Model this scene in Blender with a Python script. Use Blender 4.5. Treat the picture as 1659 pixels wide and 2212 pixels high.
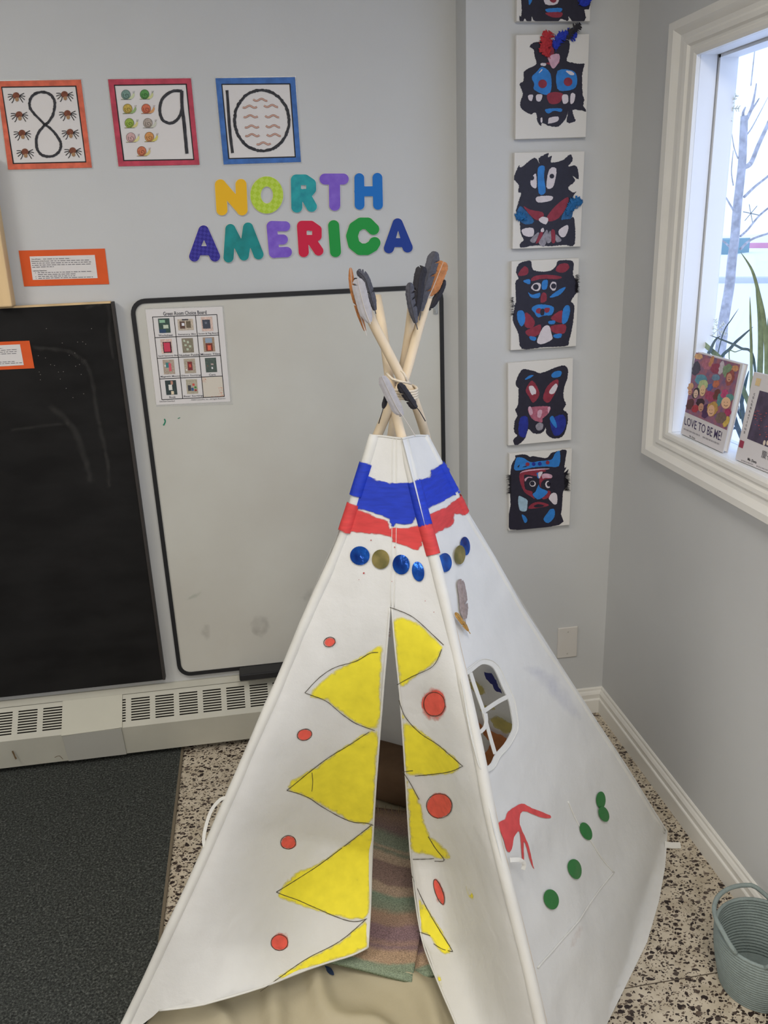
import bpy, bmesh, math, random
import numpy as np
from mathutils import Vector, Matrix, noise
from mathutils.geometry import delaunay_2d_cdt

random.seed(7)
for o in list(bpy.data.objects):
    bpy.data.objects.remove(o, do_unlink=True)
S = bpy.context.scene
COL = S.collection

# ------------------------------------------------------------------ camera
IMW, IMH, FPX = 1659.0, 2212.0, 1817.7
CXP, CYP = 829.5, 1106.0
CAM = Vector((0.0, 0.0, 1.66))
_y, _p, _r = math.radians(8.27), math.radians(19.015), math.radians(-2.195)
FW = Vector((math.sin(_y) * math.cos(_p), math.cos(_y) * math.cos(_p), -math.sin(_p)))
_rt = Vector((math.cos(_y), -math.sin(_y), 0)); _up = _rt.cross(FW)
RT = math.cos(_r) * _rt + math.sin(_r) * _up
UP = -math.sin(_r) * _rt + math.cos(_r) * _up
cd = bpy.data.cameras.new('camera')
cd.sensor_fit = 'VERTICAL'; cd.sensor_height = 24.0; cd.sensor_width = 18.0
cd.lens = FPX / IMH * 24.0
cd.clip_start = 0.05; cd.clip_end = 300
cam = bpy.data.objects.new('camera', cd); COL.objects.link(cam)
cam.matrix_world = Matrix(((RT.x, UP.x, -FW.x, CAM.x), (RT.y, UP.y, -FW.y, CAM.y), (RT.z, UP.z, -FW.z, CAM.z), (0, 0, 0, 1)))
S.camera = cam

# ------------------------------------------------------------------ room numbers (metres)
YB, YP, XP, XR = 2.56, 2.448, 0.6236, 1.104      # back wall, pier front, pier left edge, right wall
XL, YF, ZC = -3.4, -3.0, 2.75
WY0, WY1, WZ0, WZ1 = -1.45, 2.092, 1.09, 2.007      # window opening; its unseen near end is lengthened to let in more daylight
XG = 1.195                                          # glass

# ------------------------------------------------------------------ world, lights, exposure
S.view_settings.view_transform = 'Standard'
S.view_settings.look = 'None'
S.view_settings.gamma = 1.0
S.view_settings.use_curve_mapping = False
S.view_settings.exposure = 0.10
W = bpy.data.worlds.new('sky'); S.world = W; W.use_nodes = True
_bg = W.node_tree.nodes['Background']
_bg.inputs[0].default_value = (0.60, 0.72, 1.0, 1); _bg.inputs[1].default_value = 1.9

def area(name, loc, sx, sy, power, col, rot=(0, 0, 0), portal=False):
    l = bpy.data.lights.new(name, 'AREA'); l.shape = 'RECTANGLE'; l.size = sx; l.size_y = sy
    l.energy = power; l.color = col
    if portal: l.cycles.is_portal = True
    o = bpy.data.objects.new(name, l); COL.objects.link(o); o.location = loc; o.rotation_euler = rot
    return o
area('window_portal', (XG + 0.06, (WY0 + WY1) / 2, (WZ0 + WZ1) / 2), WZ1 - WZ0, WY1 - WY0, 1, (1, 1, 1), (0, math.radians(90), 0), True)
LAMP = (1.0, 0.945, 0.86)
LAMPS = [(0.25, 0.2), (-1.6, 0.9), (0.25, -1.9), (-1.6, -1.9)]
LAMP_W = 26.0
for lx, ly in LAMPS:
    area('ceiling_lamp', (lx, ly, ZC - 0.075), 0.56, 1.16, LAMP_W, LAMP)

# ------------------------------------------------------------------ projection helpers
def ray(x, y): return FW + RT * ((x - CXP) / FPX) - UP * ((y - CYP) / FPX)
def onX(x, y, v): d = ray(x, y); return CAM + d * ((v - CAM.x) / d.x)
def onY(x, y, v): d = ray(x, y); return CAM + d * ((v - CAM.y) / d.y)
def onZ(x, y, v): d = ray(x, y); return CAM + d * ((v - CAM.z) / d.z)
class Plane:
    def __init__(s, a, b, c):
        s.p = Vector(a); s.n = (Vector(b) - s.p).cross(Vector(c) - s.p).normalized()
        if (CAM - s.p).dot(s.n) < 0: s.n = -s.n
    def t(s, x, y): return (s.p - CAM).dot(s.n) / ray(x, y).dot(s.n)
    def hit(s, x, y, off=0.0):
        return CAM + ray(x, y) * s.t(x, y) + s.n * off
def project(p):
    v = Vector(p) - CAM; z = v.dot(FW)
    return (CXP + FPX * v.dot(RT) / z, CYP - FPX * v.dot(UP) / z)
def crop(ox, oy, s): return lambda pts: [(ox + a / s, oy + b / s) for a, b in pts]
def wallY(v): return lambda x, y: onY(x, y, v)

# ------------------------------------------------------------------ materials
def lin(c):
    return tuple(((v / 255.0) / 12.92 if v / 255.0 <= 0.04045 else ((v / 255.0 + 0.055) / 1.055) ** 2.4) for v in c[:3]) + (1.0,)
_mats = {}
def M(name, col, rough=0.6, var=0.0, scale=12.0, bump=0.0, bscale=300.0, spec=0.3, metal=0.0, trans=0.0, col2=None, stretch=None, alpha=None):
    if name in _mats: return _mats[name]
    m = bpy.data.materials.new(name); m.use_nodes = True
    nt = m.node_tree; b = nt.nodes['Principled BSDF']
    b.inputs['Base Color'].default_value = lin(col)
    b.inputs['Roughness'].default_value = rough
    b.inputs['Specular IOR Level'].default_value = spec
    b.inputs['Metallic'].default_value = metal
    if trans: b.inputs['Transmission Weight'].default_value = trans
    if alpha is not None: b.inputs['Alpha'].default_value = alpha
    tc = None
    if var or bump or col2:
        tc = nt.nodes.new('ShaderNodeTexCoord'); src = tc.outputs['Object']
        if stretch:
            mp = nt.nodes.new('ShaderNodeMapping'); mp.inputs['Scale'].default_value = stretch
            nt.links.new(src, mp.inputs[0]); src = mp.outputs[0]
    if var or col2:
        n = nt.nodes.new('ShaderNodeTexNoise'); n.inputs['Scale'].default_value = scale; n.inputs['Detail'].default_value = 5
        nt.links.new(src, n.inputs['Vector'])
        r = nt.nodes.new('ShaderNodeValToRGB')
        c = lin(col)
        lo = lin(col2) if col2 else tuple(max(0, v * (1 - var)) for v in c[:3]) + (1,)
        hi = c if col2 else tuple(min(1, v * (1 + var)) for v in c[:3]) + (1,)
        r.color_ramp.elements[0].position = 0.35; r.color_ramp.elements[0].color = lo
        r.color_ramp.elements[1].position = 0.65; r.color_ramp.elements[1].color = hi
        nt.links.new(n.outputs['Fac'], r.inputs[0]); nt.links.new(r.outputs[0], b.inputs['Base Color'])
    if bump:
        n2 = nt.nodes.new('ShaderNodeTexNoise'); n2.inputs['Scale'].default_value = bscale; n2.inputs['Detail'].default_value = 3
        nt.links.new(src, n2.inputs['Vector'])
        bp = nt.nodes.new('ShaderNodeBump'); bp.inputs['Strength'].default_value = bump; bp.inputs['Distance'].default_value = 0.004
        nt.links.new(n2.outputs['Fac'], bp.inputs['Height']); nt.links.new(bp.outputs[0], b.inputs['Normal'])
    _mats[name] = m
    return m

def M_brush(name, col, rough=0.6, scale=60.0, lo=0.25, hi=0.6, stretch=(1, 1, 1), full=1.0, var=0.12):
    """paint whose edge thins out into the cloth (vertex attribute cov = how far inside the stroke)"""
    if name in _mats: return _mats[name]
    m = bpy.data.materials.new(name); m.use_nodes = True
    nt = m.node_tree; b = nt.nodes['Principled BSDF']; out = nt.nodes['Material Output']
    b.inputs['Roughness'].default_value = rough; b.inputs['Specular IOR Level'].default_value = 0.25
    tc = nt.nodes.new('ShaderNodeTexCoord'); mp = nt.nodes.new('ShaderNodeMapping'); mp.inputs['Scale'].default_value = stretch
    nt.links.new(tc.outputs['Object'], mp.inputs[0])
    n = nt.nodes.new('ShaderNodeTexNoise'); n.inputs['Scale'].default_value = scale; n.inputs['Detail'].default_value = 4
    nt.links.new(mp.outputs[0], n.inputs['Vector'])
    r = nt.nodes.new('ShaderNodeValToRGB'); c = lin(col)
    r.color_ramp.elements[0].position = 0.3; r.color_ramp.elements[0].color = tuple(v * (1 - var) for v in c[:3]) + (1,)
    r.color_ramp.elements[1].position = 0.7; r.color_ramp.elements[1].color = tuple(min(1, v * (1 + var)) for v in c[:3]) + (1,)
    nt.links.new(n.outputs['Fac'], r.inputs[0]); nt.links.new(r.outputs[0], b.inputs['Base Color'])
    at = nt.nodes.new('ShaderNodeAttribute'); at.attribute_name = 'cov'
    ad = nt.nodes.new('ShaderNodeMath'); ad.operation = 'ADD'
    ns = nt.nodes.new('ShaderNodeMath'); ns.operation = 'MULTIPLY_ADD'; ns.inputs[1].default_value = 1.2; ns.inputs[2].default_value = -0.6
    nt.links.new(n.outputs['Fac'], ns.inputs[0])
    nt.links.new(at.outputs['Fac'], ad.inputs[0]); nt.links.new(ns.outputs[0], ad.inputs[1])
    mr = nt.nodes.new('ShaderNodeMapRange'); mr.inputs['From Min'].default_value = lo; mr.inputs['From Max'].default_value = hi
    mr.inputs['To Max'].default_value = full
    nt.links.new(ad.outputs[0], mr.inputs['Value'])
    tr = nt.nodes.new('ShaderNodeBsdfTransparent'); mx = nt.nodes.new('ShaderNodeMixShader')
    nt.links.new(mr.outputs[0], mx.inputs[0]); nt.links.new(tr.outputs[0], mx.inputs[1]); nt.links.new(b.outputs[0], mx.inputs[2])
    nt.links.new(mx.outputs[0], out.inputs[0])
    _mats[name] = m
    return m

# ------------------------------------------------------------------ objects
ORG = {}
def tag(o, label=None, cat=None, group=None, kind=None):
    if label: o['label'] = label
    if cat: o['category'] = cat
    if group: o['group'] = group
    if kind: o['kind'] = kind
    return o
def thing(name, label, cat, loc, group=None):
    o = bpy.data.objects.new(name, None); COL.objects.link(o); o.location = loc; o.empty_display_size = 0.05
    ORG[o.name] = Vector(loc)
    return tag(o, label, cat, group)
def obj(name, verts, faces, mat, parent=None, smooth=False, recalc=True, cov=None):
    verts = [Vector(v) for v in verts]
    if parent is not None: org = ORG[parent.name]
    else:
        xs = [v.x for v in verts]; ys = [v.y for v in verts]; zs = [v.z for v in verts]
        org = Vector(((min(xs) + max(xs)) / 2, (min(ys) + max(ys)) / 2, min(zs)))
    me = bpy.data.meshes.new(name)
    me.from_pydata([tuple(v - org) for v in verts], [], [tuple(f) for f in faces])
    if recalc:
        bm = bmesh.new(); bm.from_mesh(me)
        bmesh.ops.recalc_face_normals(bm, faces=bm.faces); bm.to_mesh(me); bm.free()
    if smooth:
        me.polygons.foreach_set('use_smooth', [True] * len(me.polygons))
    if cov is not None:
        a = me.attributes.new('cov', 'FLOAT', 'POINT'); a.data.foreach_set('value', cov)
    if mat: me.materials.append(mat)
    me.update()
    o = bpy.data.objects.new(name, me); COL.objects.link(o)
    if parent is not None: o.parent = parent
    else: o.location = org
    ORG[o.name] = org
    return o
def struct(name, verts, faces, mat, parent=None, **k):
    o = obj(name, verts, faces, mat, parent, **k)
    if parent is None: o['kind'] = 'structure'
    return o
def bevel(o, w, seg=2):
    m = o.modifiers.new('bevel', 'BEVEL'); m.width = w; m.segments = seg; m.limit_method = 'ANGLE'
    return o

class G:
    """collects 3-D geometry"""
    def __init__(s): s.v = []; s.f = []
    def add(s, v, f):
        k = len(s.v); s.v += [Vector(a) for a in v]; s.f += [tuple(i + k for i in q) for q in f]
    def box(s, x0, x1, y0, y1, z0, z1):
        s.add([(x0, y0, z0), (x1, y0, z0), (x1, y1, z0), (x0, y1, z0), (x0, y0, z1), (x1, y0, z1), (x1, y1, z1), (x0, y1, z1)],
              [(0, 3, 2, 1), (4, 5, 6, 7), (0, 1, 5, 4), (1, 2, 6, 5), (2, 3, 7, 6), (3, 0, 4, 7)])
        return s
    def hexa(s, a, b):
        """two quads (4 points each) joined"""
        s.add(list(a) + list(b), [(0, 3, 2, 1), (4, 5, 6, 7), (0, 1, 5, 4), (1, 2, 6, 5), (2, 3, 7, 6), (3, 0, 4, 7)])
        return s
    def tube(s, pts, rad, n=8, closed=False, cap=True):
        pts = [Vector(p) for p in pts]; N = len(pts); base = len(s.v)
        rs = rad if isinstance(rad, (list, tuple)) else [rad] * N
        ref = None
        for i, p in enumerate(pts):
            if closed: d = pts[(i + 1) % N] - pts[i - 1]
            else: d = pts[min(i + 1, N - 1)] - pts[max(i - 1, 0)]
            d.normalize()
            if ref is None:
                ref = Vector((0, 0, 1)) if abs(d.z) < 0.9 else Vector((1, 0, 0))
            a = d.cross(ref).normalized(); b = a.cross(d).normalized(); ref = b
            for k in range(n):
                t = 2 * math.pi * k / n
                s.v.append(p + (a * math.cos(t) + b * math.sin(t)) * rs[i])
        for i in range(N if closed else N - 1):
            for k in range(n):
                j = (i + 1) % N
                s.f.append((base + i * n + k, base + i * n + (k + 1) % n, base + j * n + (k + 1) % n, base + j * n + k))
        if cap and not closed:
            s.f.append(tuple(base + k for k in range(n))[::-1]); s.f.append(tuple(base + (N - 1) * n + k for k in range(n)))
        return s
    def sweep(s, profile, path, up):
        pass
    def ball(s, c, rx, ry, rz, n=12, m=8):
        base = len(s.v); c = Vector(c)
        for i in range(m + 1):
            th = math.pi * i / m
            for k in range(n):
                ph = 2 * math.pi * k / n
                s.v.append(c + Vector((rx * math.sin(th) * math.cos(ph), ry * math.sin(th) * math.sin(ph), rz * math.cos(th))))
        for i in range(m):
            for k in range(n):
                s.f.append((base + i * n + k, base + (i + 1) * n + k, base + (i + 1) * n + (k + 1) % n, base + i * n + (k + 1) % n))
        return s
    def obj(s, name, mat, parent=None, **k): return obj(name, s.v, s.f, mat, parent, **k)
def boxo(name, x0, x1, y0, y1, z0, z1, mat, parent=None, **k): return G().box(x0, x1, y0, y1, z0, z1).obj(name, mat, parent, **k)

# ------------------------------------------------------------------ 2-D shapes in picture units, laid on a surface
def catmull(pts, n=6, closed=False):
    pts = [Vector(p) for p in pts]; out = []; N = len(pts)
    if N < 3: return pts
    for i in range(N if closed else N - 1):
        if closed: p0, p1, p2, p3 = pts[i - 1], pts[i], pts[(i + 1) % N], pts[(i + 2) % N]
        else: p0, p1, p2, p3 = pts[max(i - 1, 0)], pts[i], pts[i + 1], pts[min(i + 2, N - 1)]
        for k in range(n):
            t = k / n
            out.append(0.5 * ((2 * p1) + (p2 - p0) * t + (2 * p0 - 5 * p1 + 4 * p2 - p3) * t * t + (3 * p1 - p0 - 3 * p2 + p3) * t ** 3))
    if not closed: out.append(pts[-1])
    return out
def ell(cx, cy, rx, ry, n=28, rot=0.0):
    c, s = math.cos(rot), math.sin(rot)
    return [(cx + rx * math.cos(t) * c - ry * math.sin(t) * s, cy + rx * math.cos(t) * s + ry * math.sin(t) * c) for t in [2 * math.pi * k / n for k in range(n)]]
def rough(poly, amp, step, seed=0):
    rnd = random.Random(seed + len(poly)); out = []; N = len(poly)
    for i in range(N):
        a = Vector(poly[i][:2]); b = Vector(poly[(i + 1) % N][:2]); L = (b - a).length
        n = max(1, int(L / step)); d = (b - a) / L if L > 0 else Vector((0, 0)); nn = Vector((-d.y, d.x))
        for k in range(n):
            out.append(a + d * (L * k / n) + nn * rnd.uniform(-amp, amp) + d * rnd.uniform(-0.3, 0.3) * step)
    return out
def inside_mask(P, poly):
    x, y = P[:, 0], P[:, 1]; r = np.zeros(len(P), bool); q = np.array([(a[0], a[1]) for a in poly]); j = len(q) - 1
    for i in range(len(q)):
        xi, yi = q[i]; xj, yj = q[j]
        if yi != yj:
            r ^= ((yi > y) != (yj > y)) & (x < (xj - xi) * (y - yi) / (yj - yi) + xi)
        j = i
    return r
def edge_dist(P, poly):
    q = np.array([(a[0], a[1]) for a in poly]); best = np.full(len(P), 1e9)
    for i in range(len(q)):
        a, b = q[i - 1], q[i]; ab = b - a; L = ab @ ab
        if L < 1e-12: continue
        t = np.clip(((P - a) @ ab) / L, 0, 1); d = P - (a + t[:, None] * ab)
        best = np.minimum(best, np.sqrt((d ** 2).sum(1)))
    return best
def fill(poly, holes=(), grid=None, extra=()):
    pts = []; edges = []
    for lp in [poly] + list(holes):
        k = len(pts); n = len(lp); pts += [Vector((p[0], p[1])) for p in lp]; edges += [(k + i, k + (i + 1) % n) for i in range(n)]
    if grid:
        q = np.array([(p.x, p.y) for p in pts[:len(poly)]]); x0, y0 = q.min(0); x1, y1 = q.max(0)
        gx, gy = np.meshgrid(np.arange(x0 + grid * 0.5, x1, grid), np.arange(y0 + grid * 0.5, y1, grid))
        gp = np.stack([gx.ravel(), gy.ravel()], 1)
        if len(gp):
            ok = inside_mask(gp, poly)
            for h in holes: ok &= ~inside_mask(gp, h)
            gp = gp[ok]
            if len(gp):
                d = edge_dist(gp, poly)
                for h in holes: d = np.minimum(d, edge_dist(gp, h))
                gp = gp[d > grid * 0.35]
            pts += [Vector((float(a), float(b))) for a, b in gp]
    pts += [Vector(e) for e in extra]
    v, e, f = delaunay_2d_cdt(pts, edges, [], 0, 1e-5)[:3]
    P = np.array([(a.x, a.y) for a in v])
    if not len(f): return [], []
    cen = np.array([P[list(t)].mean(0) for t in f])
    ok = inside_mask(cen, poly)
    for h in holes: ok &= ~inside_mask(cen, h)
    return [(a.x, a.y) for a in v], [tuple(t) for t, k in zip(f, ok) if k]
def text2d(s, offset=0.0):
    c = bpy.data.curves.new('tmp_text', 'FONT'); c.body = s; c.offset = offset; c.resolution_u = 2
    o = bpy.data.objects.new('tmp_text', c); COL.objects.link(o)
    bpy.context.view_layer.update()
    dg = bpy.context.evaluated_depsgraph_get(); me = o.evaluated_get(dg).to_mesh()
    v = [(a.co.x, a.co.y) for a in me.vertices]; f = [tuple(p.vertices) for p in me.polygons]
    o.evaluated_get(dg).to_mesh_clear()
    bpy.data.objects.remove(o, do_unlink=True); bpy.data.curves.remove(c)
    return v, f
_tc = {}
class Flat:
    """flat marks given in photo units; a mapper lays them on the surface they belong to"""
    def __init__(s): s.v = []; s.f = []; s.c = []
    def _add(s, v, f, c=None):
        k = len(s.v); s.v += [(a[0], a[1]) for a in v]; s.f += [tuple(i + k for i in q) for q in f]; s.c += (list(c) if c is not None else [1.0] * len(v))
    def poly(s, p, holes=(), jag=0, step=4, grid=None, feather=0, smooth=0):
        if smooth: p = [(a.x, a.y) for a in catmull([(x, y, 0) for x, y in p], smooth, True)]
        if jag: p = rough(p, jag, step, len(s.v))
        v, f = fill([(a[0], a[1]) for a in p], holes, grid)
        c = None
        if feather and len(v):
            c = np.clip(edge_dist(np.array(v), p) / feather, 0, 1)
        s._add(v, f, c); return s
    def polys(s, ps, **k):
        for p in ps: s.poly(p, **k)
        return s
    def strip(s, pts, w, smooth=4, closed=False, jit=0.0, taper=False):
        q = catmull([(a[0], a[1], 0) for a in pts], smooth, closed) if smooth and len(pts) > 2 else [Vector((a[0], a[1], 0)) for a in pts]
        N = len(q); v = []; f = []
        for i, p in enumerate(q):
            d = (q[(i + 1) % N] - q[i - 1]) if closed else (q[min(i + 1, N - 1)] - q[max(i - 1, 0)])
            if d.length < 1e-9: d = Vector((1, 0, 0))
            d.normalize(); n = Vector((-d.y, d.x, 0))
            hw = (w[min(len(w) - 1, int(i * len(w) / N))] if isinstance(w, (list, tuple)) else w) / 2
            if taper: hw *= max(0.08, 1 - abs(2 * i / (N - 1) - 1) ** 3) if taper == 2 else max(0.1, 1 - i / (N - 1))
            a = hw * (1 + random.uniform(-jit, jit)); b = hw * (1 + random.uniform(-jit, jit))
            v += [p + n * a, p - n * b]
        for i in range(N if closed else N - 1):
            j = (i + 1) % N; f.append((2 * i, 2 * i + 1, 2 * j + 1, 2 * j))
        s._add(v, f); return s
    def text(s, body, quad, offset=0.0):
        key = (body, offset)
        if key not in _tc: _tc[key] = text2d(body, offset)
        v, f = _tc[key]
        xs = [a[0] for a in v]; ys = [a[1] for a in v]; x0, x1, y0, y1 = min(xs), max(xs), min(ys), max(ys)
        out = []
        for a in v:
            u = (a[0] - x0) / max(1e-6, x1 - x0); w = (y1 - a[1]) / max(1e-6, y1 - y0)
            out.append(bil(quad, u, w))
        s._add(out, f); return s
    def obj(s, name, mapper, mat, parent=None, smooth=False, use_cov=False):
        return obj(name, [mapper(a, b) for a, b in s.v], s.f, mat, parent, smooth=smooth, recalc=False, cov=(s.c if use_cov else None))
def bil(q, u, w):
    (ax, ay), (bx, by), (cx, cy), (dx, dy) = q[0][:2], q[1][:2], q[2][:2], q[3][:2]
    return ((ax * (1 - u) + bx * u) * (1 - w) + (dx * (1 - u) + cx * u) * w, (ay * (1 - u) + by * u) * (1 - w) + (dy * (1 - u) + cy * u) * w)
def subquad(q, u0, w0, u1, w1): return [bil(q, u0, w0), bil(q, u1, w0), bil(q, u1, w1), bil(q, u0, w1)]
def slab(name, quad, mapper_front, mapper_back, mat, parent=None, **k):
    a = [mapper_front(*p) for p in quad]; b = [mapper_back(f) for f in a]
    return G().hexa(a, b).obj(name, mat, parent, **k)

def sdf_solid(sd, box, step, front, back):
    x0, y0, x1, y1 = box
    xs = np.arange(x0, x1 + step, step); ys = np.arange(y0, y1 + step, step)
    X, Y = np.meshgrid(xs, ys, indexing='ij'); D = sd(X, Y); nx, ny = D.shape
    ids = {}; P = []; F = []; E = []
    def vid(key, p):
        if key not in ids: ids[key] = len(P); P.append(p)
        return ids[key]
    for i in range(nx - 1):
        for j in range(ny - 1):
            cs = [(i, j), (i + 1, j), (i + 1, j + 1), (i, j + 1)]; d = [D[c] for c in cs]
            if min(d) >= 0: continue
            poly = []; cut = []
            for k in range(4):
                a, b = cs[k], cs[(k + 1) % 4]; da, db = d[k], d[(k + 1) % 4]
                if da < 0: poly.append(vid(('c', a), (xs[a[0]], ys[a[1]])))
                if (da < 0) != (db < 0):
                    t = da / (da - db); key = ('e',) + tuple(sorted((a, b)))
                    q = vid(key, (xs[a[0]] + (xs[b[0]] - xs[a[0]]) * t, ys[a[1]] + (ys[b[1]] - ys[a[1]]) * t))
                    poly.append(q); cut.append(len(poly) - 1)
            F.append(poly)
            if len(cut) == 2:
                a, b = cut
                if (b - a) % len(poly) == 1: E.append((poly[a], poly[b]))
                else: E.append((poly[b], poly[a]))
    n = len(P)
    V = [front(*p) for p in P]; V += [back(v) for v in V]
    faces = [tuple(f) for f in F] + [tuple(i + n for i in reversed(f)) for f in F] + [(a, b, b + n, a + n) for a, b in E]
    return V, faces
def sd_seg(X, Y, a, b, w):
    ax, ay = a; bx, by = b; dx, dy = bx - ax, by - ay; L = dx * dx + dy * dy + 1e-9
    t = np.clip(((X - ax) * dx + (Y - ay) * dy) / L, 0, 1)
    return np.hypot(X - ax - t * dx, Y - ay - t * dy) - w / 2

# ================================================================== MATERIALS OF THE ROOM
m_wall = M('wall_paint', (202, 203, 203), 0.75, var=0.02, scale=3, bump=0.05, bscale=120, spec=0.2)
m_ceil = M('ceiling_paint', (225, 223, 216), 0.9)
m_trim = M('trim_gloss_white', (232, 230, 224), 0.35, var=0.02, scale=8, spec=0.4)
m_sash = M('sash_vinyl', (236, 238, 240), 0.4)
m_black = M('black_plastic', (38, 38, 40), 0.45)
m_paper = M('white_paper', (222, 218, 216), 0.6)
m_ink = M('black_ink', (40, 38, 40), 0.7)
m_text = M('grey_print', (92, 90, 96), 0.7)
m_orange = M('orange_card', (222, 92, 42), 0.75, var=0.03, scale=30)
m_wood = M('pale_pine', (222, 192, 146), 0.6, var=0.12, scale=14, stretch=(1, 1, 0.12))

def terrazzo():
    m = bpy.data.materials.new('terrazzo'); m.use_nodes = True; nt = m.node_tree; b = nt.nodes['Principled BSDF']
    L = nt.links.new; N = nt.nodes.new
    tc = N('ShaderNodeTexCoord')
    warp = N('ShaderNodeTexNoise'); warp.inputs['Scale'].default_value = 70; L(tc.outputs['Object'], warp.inputs['Vector'])
    sc = N('ShaderNodeVectorMath'); sc.operation = 'MULTIPLY_ADD'; sc.inputs[1].default_value = (0.016, 0.016, 0.0)
    L(warp.outputs['Color'], sc.inputs[0]); L(tc.outputs['Object'], sc.inputs[2])
    col = None
    base = N('ShaderNodeTexNoise'); base.inputs['Scale'].default_value = 28; base.inputs['Detail'].default_value = 6; L(tc.outputs['Object'], base.inputs['Vector'])
    r = N('ShaderNodeValToRGB'); r.color_ramp.elements[0].position = 0.35; r.color_ramp.elements[0].color = lin((178, 166, 146)); r.color_ramp.elements[1].position = 0.65; r.color_ramp.elements[1].color = lin((204, 193, 174))
    L(base.outputs['Fac'], r.inputs[0]); col = r.outputs[0]
    for scale, thr, cut, c0, c1 in ((52, 0.66, 0.40, (46, 36, 34), (104, 92, 84)), (95, 0.62, 0.42, (44, 34, 32), (96, 82, 70)), (190, 0.72, 0.42, (60, 48, 42), (120, 104, 88))):
        mp = N('ShaderNodeMapping'); mp.inputs['Scale'].default_value = (1.0, 1.35, 1.0); mp.inputs['Rotation'].default_value = (0, 0, scale * 0.7); L(sc.outputs[0], mp.inputs[0])
        v = N('ShaderNodeTexVoronoi'); v.voronoi_dimensions = '2D'; v.inputs['Scale'].default_value = scale; L(mp.outputs[0], v.inputs['Vector'])
        sep = N('ShaderNodeSeparateColor'); L(v.outputs['Color'], sep.inputs[0])
        pick = N('ShaderNodeMath'); pick.operation = 'GREATER_THAN'; pick.inputs[1].default_value = thr; L(sep.outputs[0], pick.inputs[0])
        size = N('ShaderNodeMath'); size.operation = 'MULTIPLY_ADD'; size.inputs[1].default_value = 0.22; size.inputs[2].default_value = cut - 0.20; L(sep.outputs[1], size.inputs[0])
        near = N('ShaderNodeMath'); near.operation = 'LESS_THAN'; L(v.outputs['Distance'], near.inputs[0]); L(size.outputs[0], near.inputs[1])
        msk = N('ShaderNodeMath'); msk.operation = 'MULTIPLY'; L(pick.outputs[0], msk.inputs[0]); L(near.outputs[0], msk.inputs[1])
        cr = N('ShaderNodeValToRGB'); cr.color_ramp.elements[0].position = 0.45; cr.color_ramp.elements[0].color = lin(c0); cr.color_ramp.elements[1].position = 0.95; cr.color_ramp.elements[1].color = lin(c1); L(sep.outputs[2], cr.inputs[0])
        mx = N('ShaderNodeMix'); mx.data_type = 'RGBA'; L(msk.outputs[0], mx.inputs[0]); L(col, mx.inputs[6]); L(cr.outputs[0], mx.inputs[7]); col = mx.outputs[2]
    L(col, b.inputs['Base Color']); b.inputs['Roughness'].default_value = 0.42; b.inputs['Specular IOR Level'].default_value = 0.35
    return m

# ================================================================== ROOM SHELL
struct('floor', [(XL, YF, 0), (XR + 0.1, YF, 0), (XR + 0.1, YB + 0.1, 0), (XL, YB + 0.1, 0), (XL, YF, -0.06), (XR + 0.1, YF, -0.06), (XR + 0.1, YB + 0.1, -0.06), (XL, YB + 0.1, -0.06)],
       [(0, 1, 2, 3), (7, 6, 5, 4), (0, 4, 5, 1), (1, 5, 6, 2), (2, 6, 7, 3), (3, 7, 4, 0)], terrazzo())
g = G()
d0 = onZ(1352, 2150, 0); d1 = onZ(1558, 2085, 0); yy = (d0.y + d1.y) / 2
g.box(-0.35, XR - 0.02, yy - 0.0012, yy + 0.0012, -0.001, 0.0006)
struct('trim_1', g.v, g.f, M('divider_strip', (96, 86, 74), 0.5))
struct('wall_back', *(lambda g: (g.v, g.f))(G().box(XL, XP + 0.2, YB, YB + 0.1, 0, ZC)), m_wall)
struct('wall_pier', *(lambda g: (g.v, g.f))(G().box(XP, XR, YP, YB + 0.1, 0, ZC)), m_wall)
g = G()
XO = XG + 0.004
g.box(XR, XO, YF, YB + 0.1, 0, WZ0 - 0.02); g.box(XR, XO, YF, YB + 0.1, WZ1 + 0.0125, ZC)
g.box(XR, XO, YF, WY0 - 0.0125, WZ0 - 0.02, WZ1 + 0.0125); g.box(XR, XO, WY1 + 0.0125, YB + 0.1, WZ0 - 0.02, WZ1 + 0.0125)
struct('wall_right', g.v, g.f, m_wall)
struct('wall_left', *(lambda g: (g.v, g.f))(G().box(XL - 0.1, XL, YF, YB + 0.1, 0, ZC)), m_wall)
struct('wall_front', *(lambda g: (g.v, g.f))(G().box(XL - 0.1, XO, YF - 0.1, YF, 0, ZC)), m_wall)
struct('ceiling', *(lambda g: (g.v, g.f))(G().box(XL - 0.1, XO, YF - 0.1, YB + 0.1, ZC, ZC + 0.1)), m_ceil)

# moulded baseboard: profile (distance out of the wall, height)
BBP = [(0, 0), (0.016, 0), (0.016, 0.050), (0.0145, 0.053), (0.011, 0.0545), (0.011, 0.058), (0.0125, 0.072), (0.009, 0.080), (0.006, 0.084), (0.0055, 0.091), (0.003, 0.095), (0, 0.095)]
def bb_pier():
    a = [(XP, YP - o, z) for o, z in BBP]; b = [(XR - o, YP - o, z) for o, z in BBP]
    n = len(BBP); return a + b, [(i, (i + 1) % n, n + (i + 1) % n, n + i) for i in range(n)] + [tuple(range(n)), tuple(range(n, 2 * n))[::-1]]
struct('baseboard_back', *bb_pier(), m_trim)
def bb_right():
    a = [(XR - o, YP - o, z) for o, z in BBP]; b = [(XR - o, YF, z) for o, z in BBP]
    n = len(BBP); return a + b, [(i, (i + 1) % n, n + (i + 1) % n, n + i) for i in range(n)] + [tuple(range(n)), tuple(range(n, 2 * n))[::-1]]
struct('baseboard_right', *bb_right(), m_trim)

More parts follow.
